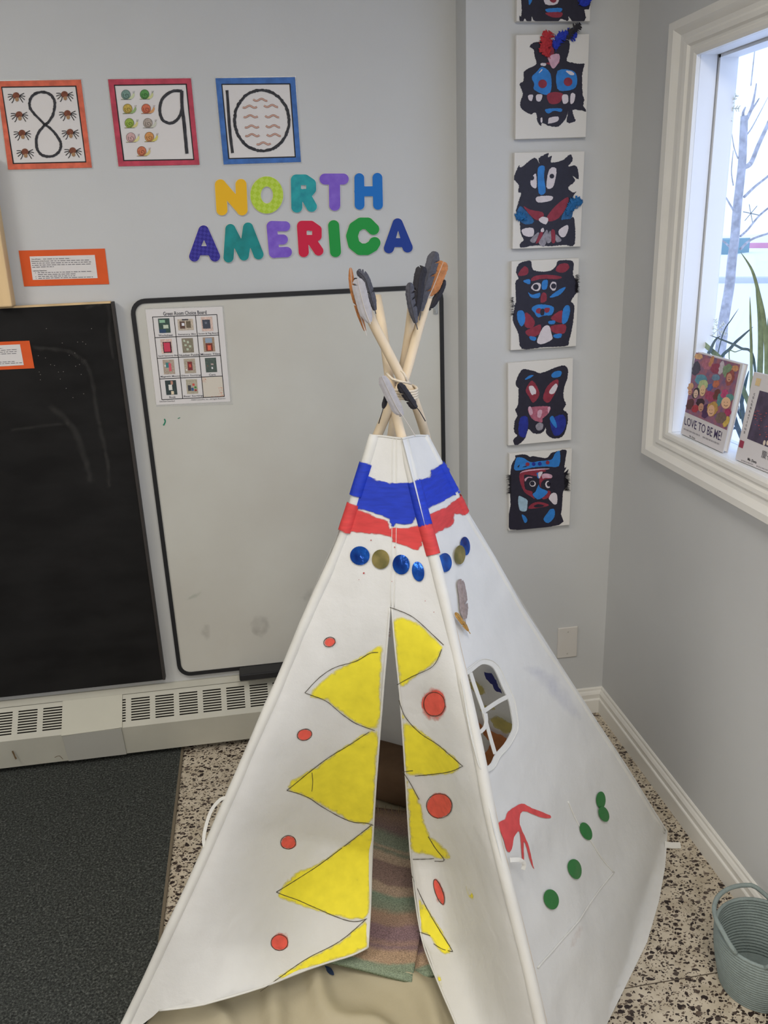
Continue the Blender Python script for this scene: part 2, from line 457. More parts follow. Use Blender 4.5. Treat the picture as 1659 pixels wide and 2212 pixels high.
# ================================================================== WINDOW
win = bpy.data.objects.new('window_1', None); COL.objects.link(win); win.location = (XR, (WY0 + WY1) / 2, WZ0); ORG[win.name] = Vector(win.location); win['kind'] = 'structure'
win['label'] = 'white window with moulded casing and deep sill, unseen run lengthened for daylight'
# casing profile: (distance from the opening outwards, thickness out of the wall)
CSP = [(0.0, 0.0), (0.0, 0.010), (0.010, 0.013), (0.022, 0.013), (0.027, 0.009), (0.034, 0.010), (0.041, 0.015), (0.055, 0.0165), (0.064, 0.012), (0.078, 0.0135), (0.093, 0.021), (0.100, 0.024), (0.1245, 0.024), (0.127, 0.021), (0.127, 0.0)]
def casing(name, ca, cb):
    """ca, cb: (opening corner y,z and outward direction y,z) at both mitres"""
    n = len(CSP); v = []
    for (y, z, dy, dz) in (ca, cb):
        v += [(XR - t, y + dy * d, z + dz * d) for d, t in CSP]
    f = [(i, (i + 1) % n, n + (i + 1) % n, n + i) for i in range(n)] + [tuple(range(n)), tuple(range(n, 2 * n))[::-1]]
    return obj(name, v, f, m_trim, win)
casing('casing_side', (WY1, WZ0, 1, -0.71), (WY1, WZ1, 1, 0.71))
casing('casing_side', (WY0, WZ0, -1, -0.71), (WY0, WZ1, -1, 0.71))
casing('casing_head', (WY1, WZ1, 1, 0.71), (WY0, WZ1, -1, 0.71))
casing('casing_bottom', (WY1, WZ0, 1, -0.71), (WY0, WZ0, -1, -0.71))
JX = 1.1475
boxo('jamb', XR + 0.0006, JX, WY1, WY1 + 0.012, WZ0, WZ1, m_sash, win)
boxo('jamb', XR + 0.0006, JX, WY0 - 0.012, WY0, WZ0, WZ1, m_sash, win)
boxo('head_jamb', XR + 0.0006, JX, WY0, WY1, WZ1, WZ1 + 0.012, m_sash, win)
bevel(boxo('sill', XR + 0.0006, XG + 0.02, WY0, WY1, WZ0 - 0.02, WZ0, m_sash, win), 0.002)
# sash frame behind the shadow gap
g = G(); e = 0.003
for (y0, y1, z0, z1) in ((WY1 - e - 0.004, WY1 + 0.01, WZ0, WZ1), (WY0 - 0.01, WY0 + e + 0.004, WZ0, WZ1), (WY0, WY1, WZ1 - e - 0.004, WZ1 + 0.01)):
    g.box(JX + 0.004, XG + 0.003, y0, y1, z0, z1)
g.obj('sash_frame', m_sash, win)
for my in (0.90, -0.28): boxo('mullion', JX + 0.006, XG + 0.003, my, my + 0.04, WZ0, WZ1, m_sash, win)  # mullions stand only in the added, unseen length of window
def glass():
    m = bpy.data.materials.new('window_glass'); m.use_nodes = True; nt = m.node_tree; nt.nodes.clear()
    o = nt.nodes.new('ShaderNodeOutputMaterial'); t = nt.nodes.new('ShaderNodeBsdfTransparent'); gl = nt.nodes.new('ShaderNodeBsdfGlossy'); gl.inputs['Roughness'].default_value = 0.02
    mx = nt.nodes.new('ShaderNodeMixShader'); fr = nt.nodes.new('ShaderNodeValue'); fr.outputs[0].default_value = 0.05
    t.inputs[0].default_value = (0.96, 0.98, 1, 1)
    nt.links.new(fr.outputs[0], mx.inputs[0]); nt.links.new(t.outputs[0], mx.inputs[1]); nt.links.new(gl.outputs[0], mx.inputs[2]); nt.links.new(mx.outputs[0], o.inputs[0])
    return m
m_glass = glass()
for pa, pb in ((0.94, WY1), (-0.24, 0.90), (WY0, -0.28)): boxo('pane', XG, XG + 0.0025, pa, pb, WZ0, WZ1, m_glass, win)

# ceiling lamp housings (the lamps hang in them)
for i, (lx, ly) in enumerate(LAMPS):
    g = G(); z0, z1 = ZC - 0.08, ZC
    for (a, b, c, d) in ((-0.32, -0.29, -0.62, 0.62), (0.29, 0.32, -0.62, 0.62), (-0.29, 0.29, -0.62, -0.59), (-0.29, 0.29, 0.59, 0.62)):
        g.box(lx + a, lx + b, ly + c, ly + d, z0, z1)
    g.box(lx - 0.29, lx + 0.29, ly - 0.59, ly + 0.59, z1 - 0.01, z1)
    o = g.obj('ceiling_fixture', m_trim); tag(o, 'white rectangular ceiling light fixture in the %s of the room' % ['near the pier wall', 'left rear', 'right front', 'left front'][i].replace('near the pier wall', 'right rear'), 'ceiling light', 'ceiling fixtures')

# ================================================================== HEATER ALONG THE BACK WALL
m_heat = M('heater_enamel', (190, 188, 176), 0.5, var=0.03, scale=10)
m_heat2 = M('heater_cover_enamel', (192, 190, 176), 0.5, var=0.02, scale=10)
m_dark = M('heater_inside', (30, 26, 22), 0.9)
heat = thing('baseboard_heater', 'long cream baseboard heater with slotted grille under the boards', 'heater', (-0.4, 2.5, 0.0))
HT = Vector((0, 2.548, 0.213)); HK = Vector((0, 2.468, 0.138)); HB = Vector((0, 2.486, 0.028))   # top seam, knee, bottom (y,z)
def hp(x, t): v = HT + (HK - HT) * t; return Vector((x, v.y, v.z))
hn = Vector((0, -(HT.z - HK.z), -(HK.y - HT.y))).normalized()
if hn.y > 0: hn = -hn
def px_x(px, t):
    v = HT + (HK - HT) * t; y0 = 1511 + t * 76
    return onY(px, y0 - 0.122 * (px - 137), v.y).x
def grille(xa, xb, groups):
    xs = [xa]
    for a, b in groups: xs += [max(a, xa), min(b, xb)]
    xs.append(xb)
    ts = [0.0]; n = 9
    for k in range(n): c = 0.16 + 0.64 * k / (n - 1); ts += [c - 0.020, c + 0.020]
    ts.append(1.0)
    g = G(); th = 0.0025
    for i in range(len(xs) - 1):
        if xs[i + 1] - xs[i] < 1e-4: continue
        for j in range(len(ts) - 1):
            if i % 2 == 1 and j % 2 == 1: continue
            if i % 2 == 0 and j > 0: continue
            t0, t1 = (ts[0], ts[-1]) if i % 2 == 0 else (ts[j], ts[j + 1])
            a = [hp(xs[i], t0), hp(xs[i + 1], t0), hp(xs[i + 1], t1), hp(xs[i], t1)]
            g.hexa(a, [p - hn * th for p in a])
    return g.obj('grille_panel', m_heat, heat)
def lower(name, xa, xb, dz=0.0, mat=None):
    a = [Vector((xa, HK.y - dz, HK.z)), Vector((xb, HK.y - dz, HK.z)), Vector((xb, HB.y - dz, HB.z)), Vector((xa, HB.y - dz, HB.z))]
    return G().hexa(a, [p + Vector((0, 0.003, 0)) for p in a]).obj(name, mat or m_heat, heat)
xA1 = px_x(135, 0.5); xB0 = px_x(262, 0.5); XH0, XH1 = -1.5, XP - 0.004
s = 2.552
def gx(c): return px_x(c / s, 0.5)
pitch = gx(855) - gx(722); wid = gx(825) - gx(722)
grA = [(gx(235) - k * pitch, gx(235) - k * pitch + wid) for k in range(8)][::-1]
grB = [(xB0 + 0.0015, gx(692))] + [(gx(722) + k * pitch, gx(722) + k * pitch + wid) for k in range(14)]
grille(XH0, xA1, [q for q in grA if q[1] > XH0 + 0.01]); grille(xB0, XH1, [q for q in grB if q[1] < XH1 - 0.005])
lower('lower_panel', XH0, xA1); lower('lower_panel', xB0, XH1)
a = [hp(xA1 - 0.001, 0.0), hp(xB0 + 0.003, -0.02), hp(xB0 + 0.003, 1.0), hp(xA1 - 0.001, 1.04)]
a = [p + hn * 0.004 for p in a]
jc = G().hexa(a, [p - hn * 0.0035 for p in a]).obj('joint_cover', m_heat2, heat)
lower('joint_cover_lower', xA1 + 0.001, xB0, 0.004, M('heater_cover_lower', (180, 179, 172), 0.5))
G().hexa([(XH0, 2.552, 0.235), (XH1, 2.552, 0.235), (XH1, 2.545, 0.216), (XH0, 2.545, 0.216)], [(XH0, 2.559, 0.235), (XH1, 2.559, 0.235), (XH1, 2.559, 0.216), (XH0, 2.559, 0.216)]).obj('top_cap', m_heat, heat)
g = G(); pr = [(2.556, 0.208), (2.482, 0.132), (2.495, 0.03), (2.556, 0.03)]
g.hexa([(XH0 + 0.002, y, z) for y, z in pr], [(XH1 - 0.002, y, z) for y, z in pr]); g.obj('dark_interior', m_dark, heat)  # solid near-black block stands in for the shade behind the slots
for pts_, w_ in (([(27, 1622), (31, 1632), (35, 1640)], 4), ([(118, 1636), (128, 1633), (136, 1640)], 1.2)):
    Flat().strip(pts_, w_, jit=0.3).obj('scuff_mark', lambda x, y: onY(x, y, 2.466), M('scuff_brown', (104, 84, 60), 0.8), heat)

# ================================================================== CARPET
def carpet_mat():
    m = bpy.data.materials.new('carpet_pile'); m.use_nodes = True; nt = m.node_tree; b = nt.nodes['Principled BSDF']; L = nt.links.new
    tc = nt.nodes.new('ShaderNodeTexCoord'); n = nt.nodes.new('ShaderNodeTexNoise'); n.inputs['Scale'].default_value = 170; n.inputs['Detail'].default_value = 4; n.inputs['Roughness'].default_value = 0.75
    L(tc.outputs['Object'], n.inputs['Vector']); r = nt.nodes.new('ShaderNodeValToRGB'); e = r.color_ramp.elements
    e[0].position = 0.36; e[0].color = lin((42, 43, 42)); e[1].position = 0.72; e[1].color = lin((128, 130, 124)); k = e.new(0.54); k.color = lin((74, 77, 74))
    L(n.outputs['Fac'], r.inputs[0]); L(r.outputs[0], b.inputs['Base Color']); b.inputs['Roughness'].default_value = 0.95; b.inputs['Specular IOR Level'].default_value = 0.05
    bp = nt.nodes.new('ShaderNodeBump'); bp.inputs['Strength'].default_value = 0.9; bp.inputs['Distance'].default_value = 0.006; L(n.outputs['Fac'], bp.inputs['Height']); L(bp.outputs[0], b.inputs['Normal'])
    return m
cp = thing('carpet', 'dark grey flecked carpet with bound edge on the floor at left', 'carpet', (-0.9, 1.8, 0))
CE = -0.356
v = []; f = []; nx, ny = 120, 160; x0, x1, y0, y1 = XL + 0.02, CE, YF + 0.02, 2.55
for j in range(ny + 1):
    for i in range(nx + 1):
        x = x0 + (x1 - x0) * i / nx; y = y0 + (y1 - y0) * j / ny
        v.append((x, y, 0.0065 + 0.0012 * noise.noise(Vector((x * 60, y * 60, 0)))))
for j in range(ny):
    for i in range(nx): k = j * (nx + 1) + i; f.append((k, k + 1, k + nx + 2, k + nx + 1))
pile = obj('pile', v, f, carpet_mat(), cp, recalc=False); pile['kind'] = 'stuff'
boxo('backing', x0, x1, y0, y1, 0.0005, 0.0045, M('carpet_backing', (50, 50, 48), 0.9), cp)
bevel(boxo('edge_binding', CE - 0.001, CE + 0.008, y0, y1, 0.0005, 0.008, M('carpet_binding', (112, 102, 86), 0.7), cp), 0.002)

# ================================================================== CHALKBOARD, POST
YC = 2.53
def chalk_mat():
    m = M('chalkboard_black', (32, 31, 31), 0.75, col2=(22, 21, 21), scale=5, spec=0.2, stretch=(1, 1, 2.5)); return m
ctr = onY(243, 652, YC); cbr = onY(354, 1468, YC)
xr_ = (ctr.x + cbr.x) / 2; zt_, zb_ = ctr.z, cbr.z
cb = thing('chalkboard', 'large black chalkboard panel with chalk smudges left of the whiteboard', 'chalkboard', (-1.0, 2.545, zb_))
boxo('board', -1.55, xr_ - 0.004, YC, YB - 0.008, zb_, zt_ - 0.004, chalk_mat(), cb)
bevel(boxo('edge_strip', xr_ - 0.004, xr_ + 0.004, YC - 0.003, YB - 0.008, zb_, zt_, M('chalkboard_edge', (58, 54, 52), 0.6), cb), 0.001)
boxo('top_edge', -1.55, xr_ - 0.005, YC + 0.003, YB - 0.008, zt_ - 0.004, zt_ + 0.001, m_wood, cb)
m_chalk = M_brush('chalk_dust', (150, 146, 140), 0.9, scale=90, lo=0.45, hi=2.4, full=0.22)
fl = Flat()
def chalk(pts, w):
    q = catmull([(a, b, 0) for a, b in pts], 5); n = len(q); L_ = []; R_ = []
    for i, p in enumerate(q):
        d = (q[min(i + 1, n - 1)] - q[max(i - 1, 0)]).normalized(); nn = Vector((-d.y, d.x, 0))
        L_.append(p + nn * w / 2); R_.append(p - nn * w / 2)
    fl.poly([(a.x, a.y) for a in L_ + R_[::-1]], grid=3, feather=w / 2)
chalk([(66, 752), (100, 753), (150, 760), (185, 785), (200, 830), (207, 880), (222, 950), (233, 1000), (236, 1060)], 20)
chalk([(180, 668), (220, 656), (236, 670), (236, 720), (245, 780)], 16)
chalk([(100, 870), (160, 930), (200, 1050)], 30)
chalk([(20, 930), (90, 920), (150, 915)], 14)
fl.obj('chalk_smudge', lambda x, y: onY(x, y, YC - 0.0008), m_chalk, cb, use_cov=True)
Flat().polys([ell(140 + random.uniform(-60, 60), 800 + random.uniform(-110, 60), 0.9, 0.7, 6) for k in range(24)]).obj('chalk_specks', lambda x, y: onY(x, y, YC - 0.0009), M('chalk_speck', (150, 146, 138), 0.9), cb)['kind'] = 'stuff'
# wooden upright at the frame edge
q = [(-46, 330), (-26.5, 330), (24, 655), (0.5, 657)]
YW = 2.50
a = [onY(-66, 330, YW), onY(-27, 330, YW), onY(25, 655, YW), onY(-14, 660, YW)]
zmin = zt_ + 0.002
for p in a[2:]: p.z = zmin
po = G().hexa(a, [p + Vector((0, 0.045, 0)) for p in a]).obj('wooden_post', m_wood); bevel(po, 0.004)
tag(po, 'pale wooden upright standing on the top edge of the chalkboard', 'wood post')

# ================================================================== WHITEBOARD
YWB = 2.546
TL = onY(279, 647, YWB); TR = onY(956, 618, YWB); BL = onY(380, 1462, YWB)
wx0, wx1, wz1, wz0 = TL.x, TL.x + 0.914, TL.z, BL.z
wb = thing('whiteboard', 'upright whiteboard with black rounded frame behind the teepee', 'whiteboard', ((wx0 + wx1) / 2, YB - 0.01, wz0))
def rrect(x0, x1, z0, z1, r, n=6):
    out = []
    for cx, cz, a0 in ((x1 - r, z1 - r, 0), (x0 + r, z1 - r, 90), (x0 + r, z0 + r, 180), (x1 - r, z0 + r, 270)):
        for k in range(n + 1): t = math.radians(a0 + 90 * k / n); out.append((cx + r * math.cos(t), cz + r * math.sin(t)))
    return out
o_ = rrect(wx0, wx1, wz0, wz1, 0.042); i_ = rrect(wx0 + 0.0125, wx1 - 0.0125, wz0 + 0.0125, wz1 - 0.0125, 0.030)
n = len(o_); v = []
for lp, y in ((o_, YB - 0.002), (o_, YWB - 0.004), (i_, YWB - 0.004), (i_, YWB + 0.004)): v += [(x, y, z) for x, z in lp]
f = []
for k in range(3):
    for i in range(n): j = (i + 1) % n; f.append((k * n + i, k * n + j, (k + 1) * n + j, (k + 1) * n + i))
obj('frame', v, f, m_black, wb)
m_wbs = M('whiteboard_enamel', (206, 205, 197), 0.28, col2=(198, 195, 186), scale=2.5, spec=0.4)
pf = rrect(wx0 + 0.011, wx1 - 0.011, wz0 + 0.011, wz1 - 0.011, 0.030)
v = [(x, YWB, z) for x, z in pf] + [(x, YB - 0.002, z) for x, z in pf]; n = len(pf)
obj('panel', v, [tuple(range(n)), tuple(range(n, 2 * n))[::-1]] + [(i, (i + 1) % n, n + (i + 1) % n, n + i) for i in range(n)], m_wbs, wb)
t0 = onY(518, 1462, YWB - 0.03).x
bevel(boxo('pen_tray', t0, wx1 - (t0 - wx0), YWB - 0.058, YWB - 0.002, wz0 - 0.012, wz0 + 0.012, m_black, wb), 0.004)
m_smg = M_brush('marker_smudge', (120, 112, 108), 0.6, scale=55, lo=0.55, hi=2.4, full=0.5)
for c, rx, ry, rot in (((562, 1352), 32, 36, 0.3), ((668, 1285), 32, 22, -0.6), ((445, 1365), 22, 28, 0)):
    Flat().poly(ell(*c, rx, ry, 24, rot), grid=4, feather=18).obj('smudge', lambda x, y: onY(x, y, YWB - 0.0008), m_smg, wb, use_cov=True)
Flat().poly(ell(418, 1288, 26, 9, 24, -0.5), grid=3, feather=9).obj('smudge', lambda x, y: onY(x, y, YWB - 0.0008), M_brush('marker_smudge_green', (70, 130, 100), 0.6, scale=60, lo=0.45, hi=2.2, full=0.5), wb, use_cov=True)
for pts_, w_ in (([(355, 905), (357, 911), (353, 919)], 3), ([(384, 904), (387, 903), (389, 902)], 1.5)):
    Flat().strip(pts_, w_).obj('marker_dash', lambda x, y: onY(x, y, YWB - 0.0008), M('green_marker', (40, 130, 100), 0.6), wb)
g = G(); p = onY(941, 660, YWB - 0.004); g.box(p.x - 0.007, p.x + 0.007, YWB - 0.004, YWB, p.z - 0.025, p.z + 0.02); g.tube([(p.x, YWB - 0.004, p.z - 0.015), (p.x, YWB - 0.012, p.z - 0.02), (p.x, YWB - 0.014, p.z - 0.01)], 0.003, 6)
g.obj('clear_hook', M('clear_plastic', (200, 204, 206), 0.2, alpha=0.55), wb)

# ================================================================== OUTLET PLATE
c0 = onY(1226, 1388, YP - 0.005)
ol = thing('wall_plate', 'blank white wall plate low on the pier beside the teepee', 'wall plate', (c0.x, YP, c0.z - 0.0575))
bevel(boxo('plate', c0.x - 0.035, c0.x + 0.035, YP - 0.006, YP, c0.z - 0.0575, c0.z + 0.0575, M('plate_plastic', (214, 210, 204), 0.4), ol), 0.003, 3)
for dz in (-0.041, 0.041):
    G().ball((c0.x, YP - 0.0062, c0.z + dz), 0.0032, 0.0012, 0.0032, 10, 6).obj('screw', M('screw_painted', (190, 186, 178), 0.4), ol)

# ================================================================== PRINTED CARDS
def lam(name, label, cat, quad, y, lam_pad=None, group=None):
    c = onY(sum(p[0] for p in quad) / 4, sum(p[1] for p in quad) / 4, y)
    return thing(name, label, cat, (c.x, YB, min(onY(*p, y).z for p in quad)), group)
def sheet(name, quad, y, mat, parent, th=0.0006):
    a = [onY(*p, y) for p in quad]; return G().hexa(a, [p + Vector((0, th, 0)) for p in a]).obj(name, mat, parent)
def framemesh(name, qo, qi, y, mat, parent):
    v = [onY(*p, y) for p in list(qo) + list(qi)]
    return obj(name, v, [(i, (i + 1) % 4, 4 + (i + 1) % 4, 4 + i) for i in range(4)], mat, parent, recalc=False)
def shrink(q, d):
    cx = sum(p[0] for p in q) / 4; cy = sum(p[1] for p in q) / 4
    return [(p[0] + (d if p[0] < cx else -d), p[1] + (d if p[1] < cy else -d)) for p in q]
m_char = M('charcoal', (62, 62, 66), 0.9, var=0.25, scale=120)
m_lam = M('laminate_film', (226, 226, 222), 0.12, alpha=0.28, spec=0.5)
def numcard(outer, inner, label, col, film_dy):
    k = lam('number_card', label, 'number card', outer, YB - 0.003, group='number cards')
    cx = sum(p[0] for p in outer) / 4; cy = sum(p[1] for p in outer) / 4
    sheet('laminate', [(p[0] + (-2.5 if p[0] < cx else 2.0), p[1] + (-2.5 if p[1] < cy else film_dy)) for p in outer], YB - 0.0022, m_lam, k, 0.0004)
    sheet('sheet', inner, YB - 0.003, m_paper, k)
    framemesh('border', outer, shrink(inner, 0.0), YB - 0.0033, M('border_%d_%d' % col[:2], col, 0.55, var=0.16, scale=45), k)
    framemesh('rule', shrink(inner, -0.8), shrink(inner, 1.6), YB - 0.0038, m_ink, k)
    return k
ylay = lambda n: (lambda x, y: onY(x, y, YB - 0.0038 - 0.0003 * n))
# --- 8
c8 = crop(0, 150, 7.9)
k8 = numcard([(-7.5, 175.5), (174.7, 172), (198.7, 362), (17.7, 366.5)], c8([(25, 300), (1297, 282), (1468, 1580), (225, 1608)]), 'orange bordered card with a charcoal figure eight and eight spiders', (214, 104, 78), 3)
f8 = Flat().strip(c8([(770, 945), (640, 815), (530, 690), (503, 600), (520, 500), (590, 420), (690, 388), (790, 395), (880, 450), (932, 550), (930, 650), (900, 780), (830, 890), (770, 945), (680, 1040), (630, 1140), (618, 1260), (640, 1370), (700, 1450), (800, 1485), (920, 1470), (1010, 1400), (1040, 1290), (1010, 1190), (930, 1080), (850, 1000), (770, 945)]), 45 / 7.9, 5, jit=0.22)
f8.obj('numeral', ylay(1), m_char, k8)
m_sp = M('spider_brown', (122, 72, 54), 0.7, var=0.2, scale=150); m_sph = M('spider_head', (166, 130, 94), 0.7)
for cx, cy in ((275, 445), (325, 770), (375, 1085), (425, 1405), (1100, 425), (1150, 750), (1195, 1070), (1240, 1385)):
    L = Flat()
    for dx, dy, mx_, my_ in ((-142, -18, -80, -18), (-142, 30, -90, 12), (-120, 82, -80, 45), (-75, 128, -45, 80), (138, -40, 85, -15), (155, 18, 100, 5), (148, 75, 105, 38), (115, 118, 80, 62)):
        L.strip(c8([(cx + (-40 if dx < 0 else 45), cy + 8), (cx + mx_, cy + my_), (cx + dx, cy + dy)]), 13 / 7.9, 4)
    sp = L.obj('spider_print', ylay(1), m_ink, k8)
    Flat().poly(c8(ell(cx, cy, 58, 56))).obj('spider_body', ylay(2), m_sp, sp)
    Flat().poly(c8(ell(cx + 14, cy + 66, 31, 34))).obj('spider_head', ylay(3), m_sph, sp)
# --- 9
c9 = crop(225, 160, 7.9)
k9 = numcard(c9([(65, 90), (1480, 72), (1628, 1548), (245, 1575)]), c9([(172, 188), (1403, 170), (1533, 1460), (333, 1478)]), 'crimson bordered card with a charcoal figure nine and nine snails', (186, 66, 86), 4)
f9 = Flat().strip(c9([(1330, 290), (1190, 287), (1070, 345), (985, 440), (952, 560), (952, 660), (990, 770), (1060, 825), (1140, 837), (1220, 800), (1290, 715), (1325, 600), (1325, 480), (1322, 290)]), 50 / 7.9, 5, jit=0.12)
f9.obj('numeral', ylay(1), m_char, k9)
f9 = Flat().strip(c9([(1322, 285), (1332, 600), (1360, 800), (1388, 1100), (1413, 1358)]), 56 / 7.9, 4, jit=0.1)
f9.obj('numeral_stem', ylay(2), m_char, k9)
SN = [((370, 350), (120, 150, 140), (206, 214, 176)), ((690, 345), (90, 150, 82), (206, 208, 150)), ((400, 590), (196, 168, 82), (150, 176, 116)), ((715, 590), (206, 112, 84), (214, 158, 106)), ((430, 835), (150, 176, 74), (216, 206, 140)), ((745, 835), (178, 164, 152), (206, 206, 190)), ((455, 1080), (208, 170, 168), (222, 214, 150)), ((770, 1070), (214, 152, 92), (214, 202, 110)), ((640, 1315), (204, 120, 88), (216, 196, 128))]
for i, ((cx, cy), ca, cb_) in enumerate(SN):
    b_ = Flat().poly(c9([(cx - 85, cy + 82), (cx + 60, cy + 80), (cx + 120, cy + 62), (cx + 148, cy + 10), (cx + 140, cy - 25), (cx + 118, cy - 12), (cx + 100, cy + 20), (cx + 40, cy + 50)]), smooth=3).obj('snail_print', ylay(1), M('snail_body_%d' % i, cb_, 0.7), k9)
    Flat().poly(c9(ell(cx, cy, 76, 80))).obj('snail_shell', ylay(2), M('snail_shell_%d' % i, ca, 0.7, var=0.15, scale=200), b_)
    sw = Flat().strip(c9([(cx + 10 + (5 + 60 * t) * math.cos(9.5 * t + 0.5) * 0.9, cy + 18 + (5 + 60 * t) * math.sin(9.5 * t + 0.5) * 0.85) for t in [k / 16 for k in range(17)]]), 9 / 7.9, 2)
    sw.strip(c9(ell(cx, cy, 76, 80, 20)), 7 / 7.9, 0, True).strip(c9([(cx + 135, cy - 20), (cx + 152, cy - 62)]), 5 / 7.9, 0).strip(c9([(cx + 125, cy - 20), (cx + 128, cy - 60)]), 5 / 7.9, 0).strip(c9([(cx - 85, cy + 84), (cx + 90, cy + 82)]), 6 / 7.9, 0)
    sw.obj('snail_outline', ylay(3), M('snail_line_%d' % i, tuple(int(v * 0.58) for v in ca), 0.7), b_)
# --- 10
c10 = crop(380, 150, 3.0164)
k10 = numcard(c10([(257, 57), (776, 50), (815, 603), (311, 619)]), c10([(298, 96), (744, 93), (779, 571), (344, 582)]), 'blue bordered card with a charcoal figure ten and ten worms', (62, 108, 176), 3)
f10 = Flat().strip(c10([(333, 135), (341, 250), (348, 360), (358, 460), (369, 545)]), 19 / 3.0164, 3, jit=0.1)
f10.strip(c10(ell(560, 333, 177, 198, 40, -0.1)), 19 / 3.0164, 3, True, jit=0.28)
f10.obj('numeral', ylay(1), m_char, k10)
for i, (cx, cy) in enumerate(((550, 198), (482, 243), (620, 238), (487, 305), (627, 305), (495, 372), (632, 370), (498, 428), (638, 427), (572, 482))):
    pts = [(cx - 46 + 92 * t, cy + 7 * math.sin(2 * math.pi * 1.4 * t + (0.6 if i % 2 else -0.4))) for t in [k / 10 for k in range(11)]]
    wm = Flat().strip(c10(pts), 12 / 3.0164, 2).obj('worm_print', ylay(1), M('worm_edge', (150, 104, 86), 0.7), k10)
    Flat().strip(c10(pts), 6 / 3.0164, 2).obj('worm_shine', ylay(2), M('worm_pink', (212, 174, 158), 0.7), wm)

# ================================================================== ORANGE NOTICES
def words(fl, quad, u0, u1, w, h, seed, bold=False):
    r = random.Random(seed); u = u0
    while u < u1:
        L = r.uniform(0.02, 0.085)
        e_ = min(u1, u + L); fl.poly(subquad(quad, u, w - h * 0.5, e_, w + h * 0.5)); u = e_ + 0.014
cn = crop(0, 520, 6.636)
def notice(outer, inner, label, y, lines, heads):
    c = onY(*bil(outer, 0.5, 0.5), y)
    k = thing('project_notice', label, 'notice', (c.x, y + 0.002, min(onY(*p, y).z for p in outer)), 'orange project notices')
    sheet('orange_backing', outer, y, m_orange, k); sheet('white_sheet', inner, y - 0.0007, m_paper, k, 0.0004)
    fl = Flat()
    for i, (u0, u1, w) in enumerate(lines): words(fl, inner, u0, u1, w, 0.024, 40 + i)
    fl.obj('small_print', lambda a, b: onY(a, b, y - 0.0012), m_text, k)['kind'] = 'stuff'
    fl = Flat()
    for body, u0, u1, w0, w1 in heads: fl.text(body, subquad(inner, u0, w0, u1, w1), 0.02)
    if heads: fl.obj('heading_print', lambda a, b: onY(a, b, y - 0.0013), m_ink, k)['kind'] = 'stuff'
    return k
qi = cn([(424, 226), (1358, 204), (1400, 536), (470, 562)])
notice(cn([(266, 142), (1502, 112), (1565, 622), (345, 655)]), qi, 'orange notice with a typed white sheet on the wall above the chalkboard', YB - 0.002,
       [(0.2, 0.62, 0.125), (0.31, 0.92, 0.21), (0.02, 0.93, 0.295), (0.02, 0.92, 0.38), (0.02, 0.35, 0.46), (0.09, 0.93, 0.70), (0.09, 0.67, 0.785), (0.09, 0.66, 0.865), (0.09, 0.93, 0.94)],
       [('Title of Project -', 0.02, 0.175, 0.10, 0.155), ('Description of the Process:', 0.02, 0.295, 0.185, 0.24), ('Learning Objectives:', 0.02, 0.235, 0.59, 0.65), ('\u2022', 0.05, 0.058, 0.685, 0.715), ('\u2022', 0.05, 0.058, 0.85, 0.88), ('\u2022', 0.05, 0.058, 0.925, 0.955)])
cm = crop(0, 640, 6.381)
notice(cm([(-790, 660), (405, 612), (475, 992), (-700, 1045)]), cm([(-640, 705), (275, 662), (328, 948), (-570, 1000)]), 'orange notice with a typed white sheet stuck on the chalkboard', YC - 0.0015,
       [(0.02, 0.73, 0.15), (0.02, 0.94, 0.24), (0.02, 0.93, 0.33), (0.02, 0.93, 0.42), (0.05, 0.87, 0.80), (0.05, 0.98, 0.88)], [])

# ================================================================== CHOICE BOARD SHEET
cc = crop(300, 650, 7.541)
YS = YWB - 0.0015
pq = cc([(105, 140), (1360, 95), (1490, 1640), (285, 1695)]); gq = cc([(222, 262), (1270, 222), (1392, 1558), (375, 1608)])
ck = thing('choice_board_sheet', 'laminated activity chart with photo grid stuck on the whiteboard', 'chart', (onY(*bil(pq, 0.5, 0.5), YS).x, YS + 0.001, onY(*pq[3], YS).z))
sheet('laminate', cc([(98, 118), (1382, 72), (1530, 1690), (278, 1722)]), YS + 0.0004, m_lam, ck, 0.0004)
sheet('paper', pq, YS, m_paper, ck, 0.0004)
yk = lambda n: (lambda a, b: onY(a, b, YS - 0.0004 * n))
fl = Flat()
for i in range(4): fl.strip([bil(gq, i / 3, 0), bil(gq, i / 3, 1)], 1.5, 0)
for j in range(5): fl.strip([bil(gq, -0.004, j / 4), bil(gq, 1.004, j / 4)], 1.5, 0)
fl.obj('grid_lines', yk(1), m_ink, ck)
names = ['Worksheet', 'Sensory Bin', 'Screw & Peg Board', 'Sand Sensory Bin', 'Number Puzzle', 'Mosaic Tiles', 'Magnetic Moons', 'Dino Sorting', 'Cars', 'Book', 'Bear Sorting', '']
fl = Flat().text('Green Room Choice Board', cc([(392, 178), (1098, 152), (1104, 214), (398, 240)]), 0.012)
fl.text('Green Room Choice Board', cc([(335, 1625), (585, 1615), (586, 1640), (336, 1652)]))
fl.text('\u00a92023 LessonPix, Inc - All Rights Reserved', cc([(850, 1602), (1405, 1578), (1407, 1605), (852, 1630)]))
for i, nm in enumerate(names):
    if not nm: continue
    r_, c_ = divmod(i, 3); cell = subquad(gq, c_ / 3, r_ / 4, (c_ + 1) / 3, (r_ + 1) / 4)
    hw = min(0.46, 0.038 * len(nm)); fl.text(nm, subquad(cell, 0.52 - hw, 0.855, 0.52 + hw, 0.955), 0.008)
fl.obj('caption_print', yk(2), M('caption_ink', (70, 70, 80), 0.7), ck)['kind'] = 'stuff'
